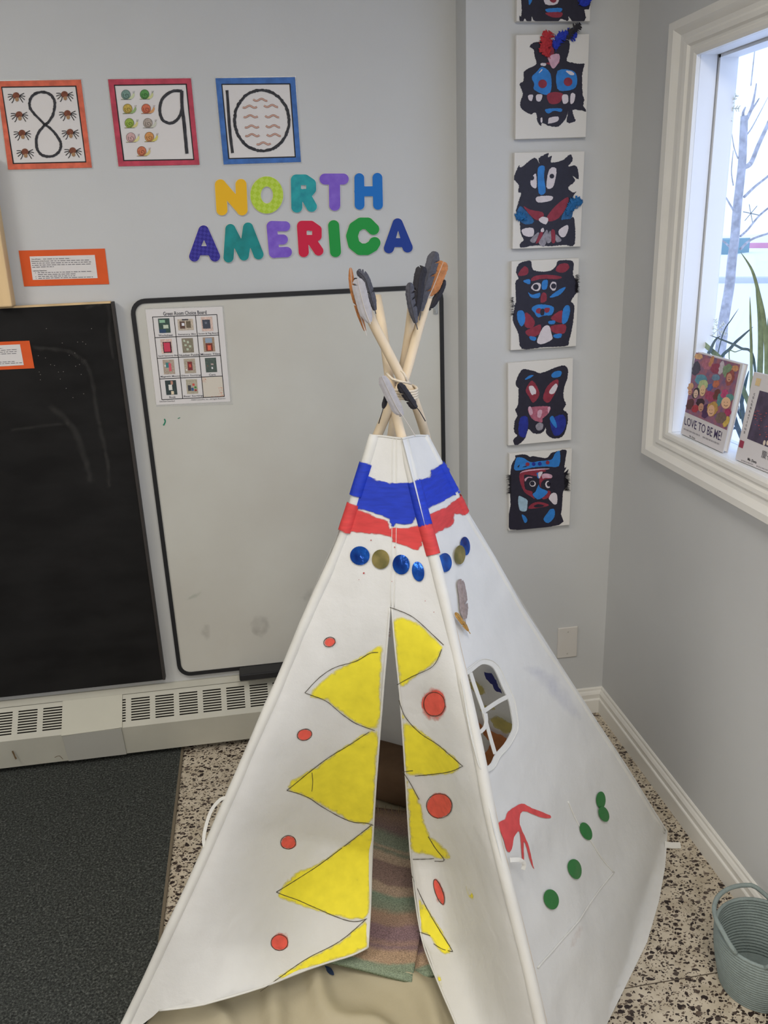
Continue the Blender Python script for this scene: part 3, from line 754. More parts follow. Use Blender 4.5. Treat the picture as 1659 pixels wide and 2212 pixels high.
PH = [((64, 84, 78), [((150, 190, 160), 0.1, 0.1, 0.6, 0.3), ((200, 210, 190), 0.4, 0.45, 0.85, 0.7), ((52, 74, 104), 0, 0.75, 0.6, 1)]),
      ((196, 182, 164), [((98, 74, 64), 0.12, 0.2, 0.46, 0.85), ((112, 100, 82), 0.54, 0.2, 0.84, 0.8), ((230, 230, 235), 0.25, 0.35, 0.42, 0.6), ((60, 60, 66), 0.3, 0, 0.7, 0.12)]),
      ((214, 188, 176), [((70, 76, 88), 0.1, 0.2, 0.78, 0.82), ((110, 116, 130), 0.3, 0.35, 0.5, 0.5)]),
      ((216, 188, 176), [((60, 40, 44), 0.18, 0.2, 0.92, 0.95), ((206, 68, 92), 0.25, 0.25, 0.82, 0.88)]),
      ((138, 130, 112), [((196, 206, 186), 0.15, 0.1, 0.3, 0.25), ((196, 206, 186), 0.45, 0.2, 0.62, 0.35), ((190, 200, 176), 0.2, 0.42, 0.4, 0.55), ((190, 200, 176), 0.6, 0.5, 0.8, 0.65), ((190, 200, 176), 0.35, 0.7, 0.55, 0.85)]),
      ((164, 142, 120), [((150, 166, 184), 0.2, 0.05, 0.8, 0.38), ((120, 60, 52), 0.2, 0.42, 0.8, 0.95), ((230, 110, 84), 0.35, 0.55, 0.65, 0.9)]),
      ((176, 160, 144), [((70, 130, 134), 0.25, 0.2, 0.6, 0.55), ((214, 96, 110), 0.5, 0.25, 0.72, 0.8), ((230, 226, 220), 0.12, 0.35, 0.24, 0.48)]),
      ((176, 164, 146), [((130, 58, 60), 0.3, 0.2, 0.72, 0.8), ((210, 90, 76), 0.42, 0.38, 0.6, 0.6), ((226, 224, 218), 0.1, 0.7, 0.22, 0.82)]),
      ((84, 96, 90), [((190, 166, 160), 0.5, 0.4, 0.72, 0.5), ((220, 220, 222), 0.52, 0.64, 0.66, 0.78), ((120, 96, 84), 0.15, 0.5, 0.25, 0.6)]),
      ((58, 70, 70), [((226, 226, 218), 0.28, 0.3, 0.6, 0.68), ((190, 140, 120), 0.5, 0.05, 0.7, 0.3), ((232, 214, 184), 0.45, 0.75, 0.7, 0.98)]),
      ((178, 170, 150), [((70, 70, 76), 0.12, 0.4, 0.4, 0.8), ((206, 84, 74), 0.55, 0.3, 0.75, 0.45), ((80, 140, 70), 0.7, 0.5, 0.9, 0.64), ((58, 92, 140), 0.42, 0.58, 0.62, 0.8), ((150, 60, 60), 0.7, 0.7, 0.9, 0.82)])]
for i, (base, bits) in enumerate(PH):
    r_, c_ = divmod(i, 3); cell = subquad(gq, c_ / 3, r_ / 4, (c_ + 1) / 3, (r_ + 1) / 4)
    pq_ = subquad(cell, 0.14, 0.16, 0.86, 0.70) if i == 1 else subquad(cell, 0.24, 0.09, 0.77, 0.79)
    ph = Flat().poly(pq_).obj('photo_print', yk(1.5), M('photo_%d' % i, base, 0.6, var=0.18, scale=350), ck)
    for bi, (c2, a, b, c, d) in enumerate(bits):
        Flat().poly(subquad(pq_, a, b, c, d), jag=0.25, step=1.2).obj('photo_detail', yk(2 + 0.3 * bi), M('photo_bit_%d_%d_%d' % c2, c2, 0.6), ph)
fl = Flat(); lc = subquad(gq, 2 / 3, 0.75, 1, 1); rr = random.Random(3)
Flat().poly(shrink(lc, 0.9)).obj('blank_cell', yk(1.2), M('cream_print', (214, 206, 192), 0.6), ck)
for k in range(60):
    a, b = (rr.uniform(0.75, 0.98), rr.uniform(0.55, 0.98)) if k % 3 else (rr.uniform(0.03, 0.2), rr.uniform(0.03, 0.25))
    if k % 7 == 0: a, b = rr.uniform(0.05, 0.98), 0.97
    fl.poly(ell(*bil(lc, a, b), 0.7, 0.5, 6))
fl.obj('blossom_print', yk(2), M('blossom_orange', (220, 128, 96), 0.7), ck)['kind'] = 'stuff'

# ================================================================== FOAM LETTERS
cl = crop(380, 150, 3.0164)
m_foam = M('white_foam', (218, 214, 208), 0.8)
def check_mat(name, c0, c1, sc):
    m = bpy.data.materials.new(name); m.use_nodes = True; nt = m.node_tree; b = nt.nodes['Principled BSDF']
    tc = nt.nodes.new('ShaderNodeTexCoord'); ck_ = nt.nodes.new('ShaderNodeTexChecker'); ck_.inputs['Scale'].default_value = sc; ck_.inputs['Color1'].default_value = lin(c0); ck_.inputs['Color2'].default_value = lin(c1)
    mp = nt.nodes.new('ShaderNodeMapping'); mp.inputs['Rotation'].default_value = (0, 0.6, 0); mp.inputs['Location'].default_value = (0, 0.37 / sc * 0 + 0.003, 0)
    nt.links.new(tc.outputs['Object'], mp.inputs[0]); nt.links.new(mp.outputs[0], ck_.inputs[0]); nt.links.new(ck_.outputs['Color'], b.inputs['Base Color']); b.inputs['Roughness'].default_value = 0.55; b.inputs['Specular IOR Level'].default_value = 0.3
    return m
LET = [
 ('N', [((290, 752), (300, 915), 72), ((290, 752), (432, 915), 70), ((424, 750), (431, 915), 72)], [], M('foam_yellow', (238, 184, 22), 0.5), 'yellow foam letter N beginning the word NORTH'),
 ('O', 'O', [], check_mat('foam_lime', (176, 206, 52), (190, 214, 80), 95), 'lime green foam letter O in the word NORTH'),
 ('R', [((785, 722), (788, 897), 72), ((785, 720), (840, 720), 72), ((840, 720), (877, 745), 72), ((877, 745), (878, 780), 72), ((878, 780), (850, 812), 72), ((850, 812), (790, 822), 72), ((840, 815), (884, 893), 70)], [('box', 832, 766, 17, 12)], M('foam_teal', (34, 164, 168), 0.5, col2=(20, 140, 150), scale=40), 'teal foam letter R in the word NORTH'),
 ('T', [((972, 714), (1090, 714), 72), ((1033, 714), (1035, 885), 72)], [], M('foam_violet', (120, 84, 196), 0.5, col2=(134, 102, 206), scale=50), 'violet foam letter T in the word NORTH'),
 ('H', [((1195, 708), (1197, 882), 64), ((1313, 706), (1317, 882), 64), ((1195, 795), (1315, 793), 65)], [], M('foam_blue', (6, 112, 196), 0.5), 'bright blue foam letter H ending the word NORTH'),
 ('A', [((180, 1050), (120, 1218), 68), ((180, 1050), (254, 1218), 68), ((150, 1180), (225, 1180), 62)], [('tri', (183, 1110), (165, 1151), (201, 1151))], check_mat('foam_indigo', (46, 40, 138), (64, 58, 160), 130), 'indigo checked foam letter A beginning the word AMERICA'),
 ('M', [((355, 1040), (343, 1225), 66), ((355, 1040), (443, 1212), 66), ((470, 1030), (443, 1212), 66), ((470, 1030), (538, 1205), 66)], [], M('foam_sea', (20, 146, 146), 0.5, col2=(16, 122, 122), scale=25), 'teal foam letter M in the word AMERICA'),
 ('E', [((625, 1022), (640, 1195), 68), ((625, 1020), (712, 1022), 66), ((640, 1108), (697, 1108), 66), ((640, 1193), (722, 1190), 68)], [], M('foam_violet'  , (120, 84, 196)), 'violet foam letter E in the word AMERICA'),
 ('R', [((822, 1022), (833, 1190), 66), ((822, 1018), (880, 1018), 64), ((880, 1018), (918, 1045), 64), ((918, 1045), (918, 1085), 64), ((918, 1085), (885, 1108), 64), ((885, 1108), (835, 1113), 64), ((878, 1105), (930, 1182), 62)], [('box', 870, 1065, 18, 13)], M('foam_red', (206, 22, 64), 0.5), 'crimson foam letter R in the word AMERICA'),
 ('I', [((1028, 1018), (1040, 1187), 72)], [], M('foam_green', (22, 150, 62), 0.5), 'green foam letter I, a single straight bar'),
 ('C', [((1287, 1040), (1250, 1003), 76), ((1250, 1003), (1205, 1003), 76), ((1205, 1003), (1165, 1030), 76), ((1165, 1030), (1147, 1085), 76), ((1147, 1085), (1160, 1140), 76), ((1160, 1140), (1200, 1172), 76), ((1200, 1172), (1245, 1172), 76), ((1245, 1172), (1283, 1150), 76), ((1283, 1150), (1295, 1130), 76)], [], M('foam_green', (22, 150, 62)), 'green foam letter C, round and open at right'),
 ('A', [((1445, 1003), (1388, 1165), 66), ((1445, 1003), (1510, 1160), 66), ((1418, 1128), (1480, 1128), 60)], [('tri', (1448, 1048), (1434, 1099), (1463, 1099))], M('foam_navy', (22, 58, 146), 0.5), 'navy blue foam letter A ending the word AMERICA')]
TS = -1.0
for ch, segs, holes, mt, lab in LET:
    def sd(X, Y, grow=0.0, segs=segs, holes=holes):
        if segs == 'O':
            D = np.maximum((np.hypot((X - 592) / 107, (Y - 818) / 121) - 1) * 110, -(np.hypot((X - 593) / 40, (Y - 818) / 55) - 1) * 45)
        else:
            D = np.full(X.shape, 1e9)
            for a, b, w in segs: D = np.minimum(D, sd_seg(X, Y, a, b, w))
            for h in holes:
                if h[0] == 'box': E_ = np.maximum(np.abs(X - h[1]) - h[3], np.abs(Y - h[2]) - h[4])
                else:
                    E_ = np.full(X.shape, -1e9); P3 = h[1:]
                    for i3 in range(3):
                        (ax, ay), (bx_, by_) = P3[i3], P3[(i3 + 1) % 3]; ln = math.hypot(bx_ - ax, by_ - ay); E_ = np.maximum(E_, ((X - ax) * (by_ - ay) - (Y - ay) * (bx_ - ax)) / ln * TS)
                D = np.maximum(D, -E_)
        return D - grow
    if segs == 'O': bx = (475, 685, 710, 950)
    else:
        xs = [p[0] for s_ in segs for p in s_[:2]]; ys = [p[1] for s_ in segs for p in s_[:2]]; bx = (min(xs) - 46, min(ys) - 46, max(xs) + 46, max(ys) + 46)
    cpt = onY(*cl([((bx[0] + bx[2]) / 2, bx[3] - 40)])[0], YB - 0.004)
    k = thing('foam_letter_' + ch.lower(), lab, 'letter', (cpt.x, YB, cpt.z), 'wall letters')
    fr = lambda yv: (lambda a, b: onY(380 + a / 3.0164, 150 + b / 3.0164, yv))
    V, Fc = sdf_solid(lambda X, Y: sd(X, Y, 3.2), bx, 3.0, fr(YB - 0.0035), lambda v: Vector((v.x, YB - 0.0008, v.z)))
    obj('foam_base', V, Fc, m_foam, k)
    V, Fc = sdf_solid(lambda X, Y: sd(X, Y, 0.0), bx, 3.0, fr(YB - 0.0052), lambda v: Vector((v.x, YB - 0.0036, v.z)))
    obj('face', V, Fc, mt, k)

# ================================================================== FEATHERS
def feather(name, spine, width, mapper, mat, parent, quill=0.22, tipw=0.55, split=0.35, qr=0.0009, rough_=0.05, qmat=None, lift=0.004, seed=1):
    """spine runs tip -> quill end (photo units); vane with separate barbs, curved across"""
    rnd = random.Random(seed); q = catmull([(a, b, 0) for a, b in spine], 8); n = len(q); v = []; f = []
    nv = int(n * (1 - quill))
    cen = []
    for i in range(n):
        d = (q[min(i + 1, n - 1)] - q[max(i - 1, 0)]).normalized(); cen.append((q[i], Vector((-d.y, d.x, 0)), d))
    for side in (1, -1):
        off = 0.0; cut = 0
        for i in range(nv - 1):
            t = i / nv
            prof = min(1.0, (t / 0.22) ** tipw) * (1 - max(0, (t - 0.72) / 0.28) ** 1.4 * 0.75)
            if rnd.random() < split * 0.18: cut = 1
            w0 = width / 2 * prof * (1 + rnd.uniform(-rough_, rough_)); t1 = (i + 1) / nv
            prof1 = min(1.0, (t1 / 0.22) ** tipw) * (1 - max(0, (t1 - 0.72) / 0.28) ** 1.4 * 0.75)
            w1 = width / 2 * prof1 * (1 + rnd.uniform(-rough_, rough_))
            a, na, da = cen[i]; b, nb, db = cen[i + 1]
            sw = -0.35
            k = len(v)
            gap = 0.6 if cut else 0.0
            for p, nn, dd, w_ in ((a, na, da, w0), (b, nb, db, w1 * (1 - gap))):
                base = mapper(p.x, p.y); mid = mapper(p.x + nn.x * side * w_ * 0.55 + dd.x * sw * w_ * 0.5, p.y + nn.y * side * w_ * 0.55 + dd.y * sw * w_ * 0.5); end = mapper(p.x + nn.x * side * w_ + dd.x * sw * w_, p.y + nn.y * side * w_ + dd.y * sw * w_)
                tow = (CAM - base).normalized()
                v += [base + tow * lift, mid + tow * lift * 0.75, end + tow * lift * 0.1]
            f += [(k, k + 1, k + 4, k + 3), (k + 1, k + 2, k + 5, k + 4)]
            cut = 0
    fe_ = obj(name, v, f, mat, parent, recalc=False)
    g_ = G(); pts = [mapper(p.x, p.y) for p, _, _ in cen]; pts = [p + (CAM - p).normalized() * (lift + qr * 0.6) for p in pts]
    g_.tube(pts, [qr * (0.35 + 0.65 * i / n) for i in range(n)], 5)
    g_.obj('quill', qmat or mat, fe_)
    return fe_
m_fblk = M('feather_black', (40, 38, 44), 0.6, var=0.25, scale=200)
m_fgrey = M('feather_slate', (74, 74, 82), 0.6, var=0.2, scale=200)
m_flight = M('feather_pale_grey', (168, 165, 168), 0.65, var=0.06, scale=120)
m_fbrown = M('feather_brown', (176, 116, 70), 0.6, var=0.2, scale=150)
m_quill = M('feather_quill', (196, 188, 180), 0.5)
m_fred = M('feather_red', (176, 46, 54), 0.7, var=0.2, scale=200)
m_fblue = M('feather_blue', (34, 54, 170), 0.7, var=0.2, scale=200)
m_fteal = M('feather_teal', (34, 100, 156), 0.7, var=0.2, scale=200)

# ================================================================== PAINTED CANVASES
YCV = YP - 0.018
m_canvas = M('canvas_cloth', (222, 219, 214), 0.8, bump=0.15, bscale=900)
P_ = {'black': M('paint_black', (40, 38, 52), 0.45, var=0.10, scale=90), 'blue': M('paint_blue', (48, 124, 200), 0.5, var=0.10, scale=80), 'red': M('paint_red', (140, 50, 66), 0.55, var=0.14, scale=80),
      'white': M('paint_white', (214, 206, 212), 0.5, var=0.05, scale=80), 'pink': M('paint_pink', (206, 164, 182), 0.5, var=0.12, scale=90), 'navy': M('paint_navy', (36, 48, 140), 0.55, var=0.2, scale=60),
      'teal': M('paint_teal', (44, 96, 146), 0.6, var=0.25, scale=90), 'grey': M('paint_grey', (146, 142, 152), 0.5, var=0.2, scale=120), 'pale': M('paint_pale_blue', (158, 186, 204), 0.5, var=0.1, scale=90), 'rose': M('paint_rose', (170, 96, 116), 0.5, var=0.2, scale=100)}
def canvas(label, conv, quad, layers, circles=()):
    q = conv(quad)
    # square the corners up: 8 x 10 inch board
    P = [onY(*p, YCV) for p in q]
    c = sum(P, Vector()) / 4
    w = 0.2032; h = 0.254
    ang = math.atan2((P[1] - P[0]).z + (P[2] - P[3]).z, (P[1] - P[0]).x + (P[2] - P[3]).x)
    ux = Vector((math.cos(ang), 0, math.sin(ang))); uz = Vector((-math.sin(ang), 0, math.cos(ang)))
    A = [c - ux * w / 2 + uz * h / 2, c + ux * w / 2 + uz * h / 2, c + ux * w / 2 - uz * h / 2, c - ux * w / 2 - uz * h / 2]
    k = thing('canvas_painting', label, 'painting', (c.x, YP, min(p.z for p in A)), 'painted canvases')
    bevel(G().hexa(A, [p + Vector((0, 0.0175, 0)) for p in A]).obj('canvas', m_canvas, k), 0.0015)
    cnt = {}
    for i, (colr, polys, jag) in enumerate(layers):
        for pp in polys:
            fl = Flat().poly(conv(pp), jag=jag * 0.8, step=1.3, smooth=3)
            fl.obj('paint_' + colr, (lambda n: (lambda a, b: clampc(onY(a, b, YCV - 0.0005 - 0.0002 * n), c, ux, uz, w, h)))(i), P_[colr], k)
    for colr, cx, cy, rx, ry, n in circles:
        Flat().poly(conv(ell(cx, cy, rx, ry, 20))).obj('paint_dot', (lambda n: (lambda a, b: onY(a, b, YCV - 0.0005 - 0.0002 * n)))(n), P_[colr], k)
    return k
def clampc(p, c, ux, uz, w, h):
    d = p - c; u = max(-w / 2, min(w / 2, d.dot(ux))); z = max(-h / 2, min(h / 2, d.dot(uz)))
    r = c + ux * u + uz * z; r.y = p.y; return r
a3 = crop(1060, 0, 3.95); a4 = crop(1060, 540, 3.569); a5 = crop(1060, 960, 8.295)
fz = lambda x, y: onY(x, y, YCV - 0.004)
# --- topmost, cut by the frame
k0 = canvas('topmost canvas, black bear mask partly cut off by the picture edge', a3, [(243, -800), (856, -800), (852, 203), (243, 193)], [
 ('black', [[(265, -500), (265, 90), (245, 130), (248, 185), (275, 188), (290, 158), (315, 185), (345, 188), (352, 140), (385, 185), (560, 188), (600, 160), (660, 180), (665, 140), (700, 185), (780, 190), (812, 150), (800, 80), (850, 40), (850, -400), (560, -620)]], 0.7),
 ('blue', [[(330, -90), (325, 40), (355, 0), (370, -90)], [(468, 78), (540, 68), (610, 72), (585, 108), (490, 105)], [(400, -420), (480, -440), (500, -330), (410, -310)], [(620, -440), (700, -420), (700, -320), (610, -330)]], 0.4),
 ('white', [[(465, -60), (465, 35), (570, 32), (572, -60)]], 0.3),
 ('red', [[(500, -20), (515, 18), (550, 20), (565, -20)], [(470, 108), (605, 105), (600, 145), (540, 150), (495, 135)], [(480, -200), (600, -200), (540, -120)]], 0.4),
 ('navy', [[(740, 0), (760, 25), (820, 50), (852, 20), (850, -80), (740, -80)]], 0.8)])
feather('feather', a3([(850, -60), (800, 10), (750, 40)]), 22, fz, m_fblue, k0, 0.1, seed=2)
# --- second
k1 = canvas('canvas with blue eyed black mask wearing red and blue feathers', a3, [(218, 305), (842, 300), (815, 1160), (210, 1182)], [
 ('black', [[(330, 400), (365, 365), (430, 355), (520, 345), (600, 335), (670, 350), (668, 440), (648, 515), (700, 535), (760, 545), (800, 545), (780, 640), (785, 800), (800, 850), (790, 900), (815, 950), (760, 940), (700, 940), (712, 1000), (722, 1035), (650, 1045), (660, 950), (640, 1010), (580, 1078), (500, 1075), (440, 1050), (430, 1075), (400, 1040), (385, 960), (340, 975), (270, 935), (250, 880), (275, 800), (245, 720), (280, 690), (285, 610), (350, 570), (390, 545), (375, 480), (365, 420)]], 0.9),
 ('blue', [[(350, 660), (395, 610), (440, 570), (510, 630), (515, 770), (470, 810), (370, 765), (372, 715)], [(570, 605), (690, 600), (735, 650), (725, 745), (640, 775), (568, 755)], [(468, 930), (600, 925), (600, 955), (540, 945), (490, 970)]], 0.4),
 ('red', [[(480, 810), (540, 785), (615, 800), (600, 860), (560, 887), (500, 880)], [(470, 540), (520, 530), (590, 530), (540, 560)], [(430, 350), (520, 345), (540, 480), (500, 520), (450, 430)]], 0.4),
 ('pink', [[(490, 480), (580, 460), (585, 520), (545, 580), (520, 575), (500, 530)]], 0.6),
 ('white', [[(320, 815), (360, 810), (350, 860), (325, 850)], [(390, 810), (440, 810), (425, 862), (392, 860)], [(610, 815), (655, 810), (660, 870), (620, 885)], [(685, 800), (720, 805), (710, 870), (680, 885)], [(490, 1040), (500, 1005), (575, 995), (570, 1035), (495, 1055)], [(425, 1010), (440, 1005), (440, 1040), (428, 1045)], [(428, 540), (470, 540), (465, 562), (430, 558)], [(640, 605), (690, 610), (715, 635), (680, 640)], [(410, 625), (435, 590), (440, 600)]], 0.4)],
 [('red', 443, 715, 37, 37, 6), ('red', 660, 698, 37, 37, 6)])
feather('feather', a3([(512, 268), (480, 330), (470, 420), (510, 500)]), 24, fz, m_fred, k1, 0.06, seed=3, rough_=0.35)
feather('feather', a3([(740, 300), (650, 300), (570, 350), (555, 440)]), 24, fz, m_fblue, k1, 0.06, seed=4, rough_=0.4)
feather('feather', a3([(770, 205), (710, 255), (670, 310), (640, 340)]), 18, lambda x, y: onY(x, y, YCV - 0.006), m_fblk, k1, 0.1, seed=5, rough_=0.4, split=0.9)
# --- third
k2 = canvas('canvas with white eyed black bear mask and narrow blue nose', a3, [(192, 1305), (797, 1298), (775, 2097), (195, 2122)], [
 ('black', [[(195, 1520), (240, 1410), (260, 1430), (370, 1345), (415, 1395), (410, 1350), (480, 1310), (495, 1310), (490, 1340), (525, 1330), (515, 1385), (610, 1370), (680, 1315), (698, 1370), (660, 1420), (720, 1410), (745, 1450), (750, 1530), (700, 1500), (720, 1545), (660, 1600), (700, 1640), (735, 1635), (700, 1680), (700, 1800), (690, 1855), (715, 1870), (718, 2080), (660, 2095), (640, 2090), (500, 2100), (400, 2095), (340, 2100), (255, 2115), (250, 2080), (280, 2045), (255, 1990), (245, 1850), (215, 1800), (240, 1720), (230, 1740), (260, 1650), (235, 1640), (240, 1580), (200, 1535)]], 0.9),
 ('teal', [[(250, 1760), (300, 1800), (370, 1890), (300, 1915), (225, 1870), (215, 1830)], [(600, 1870), (640, 1780), (700, 1700), (695, 1850), (640, 1870)]], 0.7),
 ('red', [[(280, 1760), (340, 1790), (440, 1810), (450, 1850), (400, 1880), (340, 1840)], [(500, 1890), (480, 1850), (560, 1750), (660, 1680), (650, 1760), (580, 1860)], [(420, 1985), (450, 1970), (430, 2040), (400, 2075), (385, 2070)], [(515, 1970), (545, 1965), (550, 2065), (520, 2065)]], 0.5),
 ('blue', [[(415, 1420), (460, 1420), (455, 1510), (468, 1640), (410, 1650), (400, 1470)]], 0.4),
 ('grey', [[(335, 2050), (400, 1985), (410, 2000), (375, 2070)], [(410, 2070), (450, 2000), (480, 1960), (490, 2010), (460, 2100), (430, 2095)], [(490, 2000), (510, 1970), (515, 2060), (480, 2070)], [(555, 2000), (605, 2050), (560, 2065)]], 0.4),
 ('white', [[(340, 1540), (385, 1480), (390, 1600), (350, 1590)], [(500, 1445), (560, 1440), (545, 1560), (520, 1605), (475, 1595)], [(393, 1680), (520, 1672), (515, 1710), (405, 1728)], [(410, 1880), (440, 1850), (490, 1865), (470, 1915)], [(270, 1955), (360, 1945), (365, 2010), (320, 2020), (275, 2000)], [(585, 1960), (650, 1920), (663, 1950), (640, 2010), (610, 2025), (583, 2000)], [(430, 1955), (450, 1945), (455, 1975), (430, 1978)]], 0.4)],
 [('black', 350, 1518, 21, 21, 7), ('black', 522, 1503, 20, 20, 7)])
feather('feather', a3([(775, 1745), (730, 1720), (690, 1760), (640, 1850)]), 20, fz, m_fteal, k2, 0.08, seed=6, rough_=0.4)
feather('feather', a3([(215, 1860), (260, 1850), (320, 1880)]), 18, fz, m_fteal, k2, 0.08, seed=7, rough_=0.4)
# --- fourth
k3 = canvas('canvas with round eared black bear holding a white belly patch', a4, [(163, 92), (682, 66), (658, 738), (155, 770)], [
 ('black', [[(195, 170), (215, 110), (255, 90), (310, 85), (330, 155), (440, 165), (500, 130), (520, 85), (600, 78), (640, 100), (635, 190), (675, 260), (660, 330), (620, 395), (645, 430), (635, 560), (605, 700), (580, 740), (400, 750), (240, 762), (215, 650), (170, 540), (185, 440), (165, 440), (195, 400), (190, 250), (215, 220)]], 0.8),
 ('red', [[(215, 175), (260, 125), (290, 150), (280, 190), (220, 200)], [(500, 160), (530, 110), (590, 105), (605, 140), (560, 175)], [(315, 240), (330, 205), (430, 190), (545, 205), (520, 225), (400, 222)], [(395, 335), (425, 335), (430, 390), (385, 405)], [(258, 500), (285, 485), (340, 550), (320, 600), (265, 590)], [(465, 520), (550, 465), (560, 560), (490, 545)], [(270, 625), (330, 595), (385, 575), (380, 640), (330, 670), (285, 660)], [(465, 585), (575, 575), (570, 640), (510, 645), (470, 625)]], 0.5),
 ('blue', [[(250, 240), (300, 225), (300, 265)], [(400, 240), (440, 235), (430, 300), (395, 300)], [(290, 325), (320, 345), (380, 330), (370, 370), (310, 365)], [(455, 360), (520, 310), (580, 285), (540, 340), (480, 365)], [(315, 455), (345, 425), (410, 420), (485, 440), (470, 500), (410, 505), (365, 520), (335, 480)], [(210, 470), (255, 475), (265, 550), (235, 590), (205, 530)], [(560, 450), (600, 425), (612, 470), (590, 550), (550, 565)], [(300, 665), (350, 675), (340, 700), (305, 690)], [(485, 655), (545, 645), (540, 675), (495, 678)], [(445, 550), (495, 545), (490, 570), (450, 570)]], 0.5),
 ('white', [[(310, 290), (340, 255), (385, 260), (375, 310), (340, 315)], [(455, 280), (475, 245), (505, 255), (500, 305), (475, 312)], [(357, 710), (380, 640), (410, 590), (450, 585), (470, 650), (472, 690), (400, 725)]], 0.4),
 ('red', [[(355, 455), (385, 450), (380, 490), (350, 480)], [(415, 450), (455, 448), (445, 480), (420, 480)]], 0.3),
 ('black', [[(385, 460), (412, 455), (410, 500), (385, 500)]], 0.3)],
 [('black', 348, 285, 22, 22, 7), ('black', 485, 278, 20, 20, 7)])
# --- fifth
k4 = canvas('canvas with slanted red eyed black mask and pink toothed mouth', a4, [(135, 880), (638, 843), (622, 1455), (132, 1503)], [
 ('black', [[(195, 1050), (200, 990), (245, 920), (300, 925), (340, 935), (380, 950), (440, 930), (500, 905), (565, 890), (595, 920), (590, 990), (570, 1050), (560, 1130), (580, 1190), (560, 1230), (595, 1265), (585, 1370), (550, 1440), (480, 1452), (430, 1420), (425, 1370), (395, 1410), (330, 1415), (290, 1380), (265, 1450), (215, 1500), (180, 1498), (175, 1460), (205, 1430), (180, 1400), (185, 1320), (205, 1280), (190, 1230), (210, 1190), (215, 1070)]], 0.9),
 ('navy', [[(225, 1300), (270, 1280), (290, 1320), (280, 1400), (260, 1445), (215, 1420)], [(470, 1300), (560, 1270), (580, 1350), (540, 1420), (490, 1430), (460, 1350)]], 0.8),
 ('blue', [[(262, 1000), (295, 970), (330, 965), (300, 990)], [(468, 960), (500, 935), (545, 935), (535, 975), (480, 985)], [(455, 1305), (480, 1280), (510, 1350), (500, 1370)]], 0.4),
 ('red', [[(270, 1080), (310, 1010), (345, 1030), (375, 1100), (365, 1140), (325, 1178), (295, 1130)], [(405, 1130), (430, 1060), (480, 1010), (520, 1000), (515, 1060), (470, 1150), (440, 1178), (410, 1160)]], 0.5),
 ('rose', [[(290, 1220), (370, 1205), (460, 1210), (440, 1265), (400, 1300), (395, 1330), (330, 1310), (300, 1270)]], 0.5),
 ('pink', [[(290, 1215), (310, 1210), (325, 1260), (300, 1270)], [(365, 1240), (395, 1235), (385, 1290), (360, 1285)], [(440, 1215), (460, 1212), (445, 1260)]], 0.5),
 ('white', [[(293, 1055), (325, 1048), (350, 1085), (345, 1110), (315, 1115)], [(455, 1080), (500, 1030), (515, 1050), (490, 1105), (455, 1108)]], 0.5),
 ('grey', [[(345, 1355), (375, 1330), (405, 1345), (395, 1385), (360, 1390)]], 0.4)],
 [('red', 338, 1125, 14, 14, 8), ('red', 455, 1122, 15, 14, 8)])
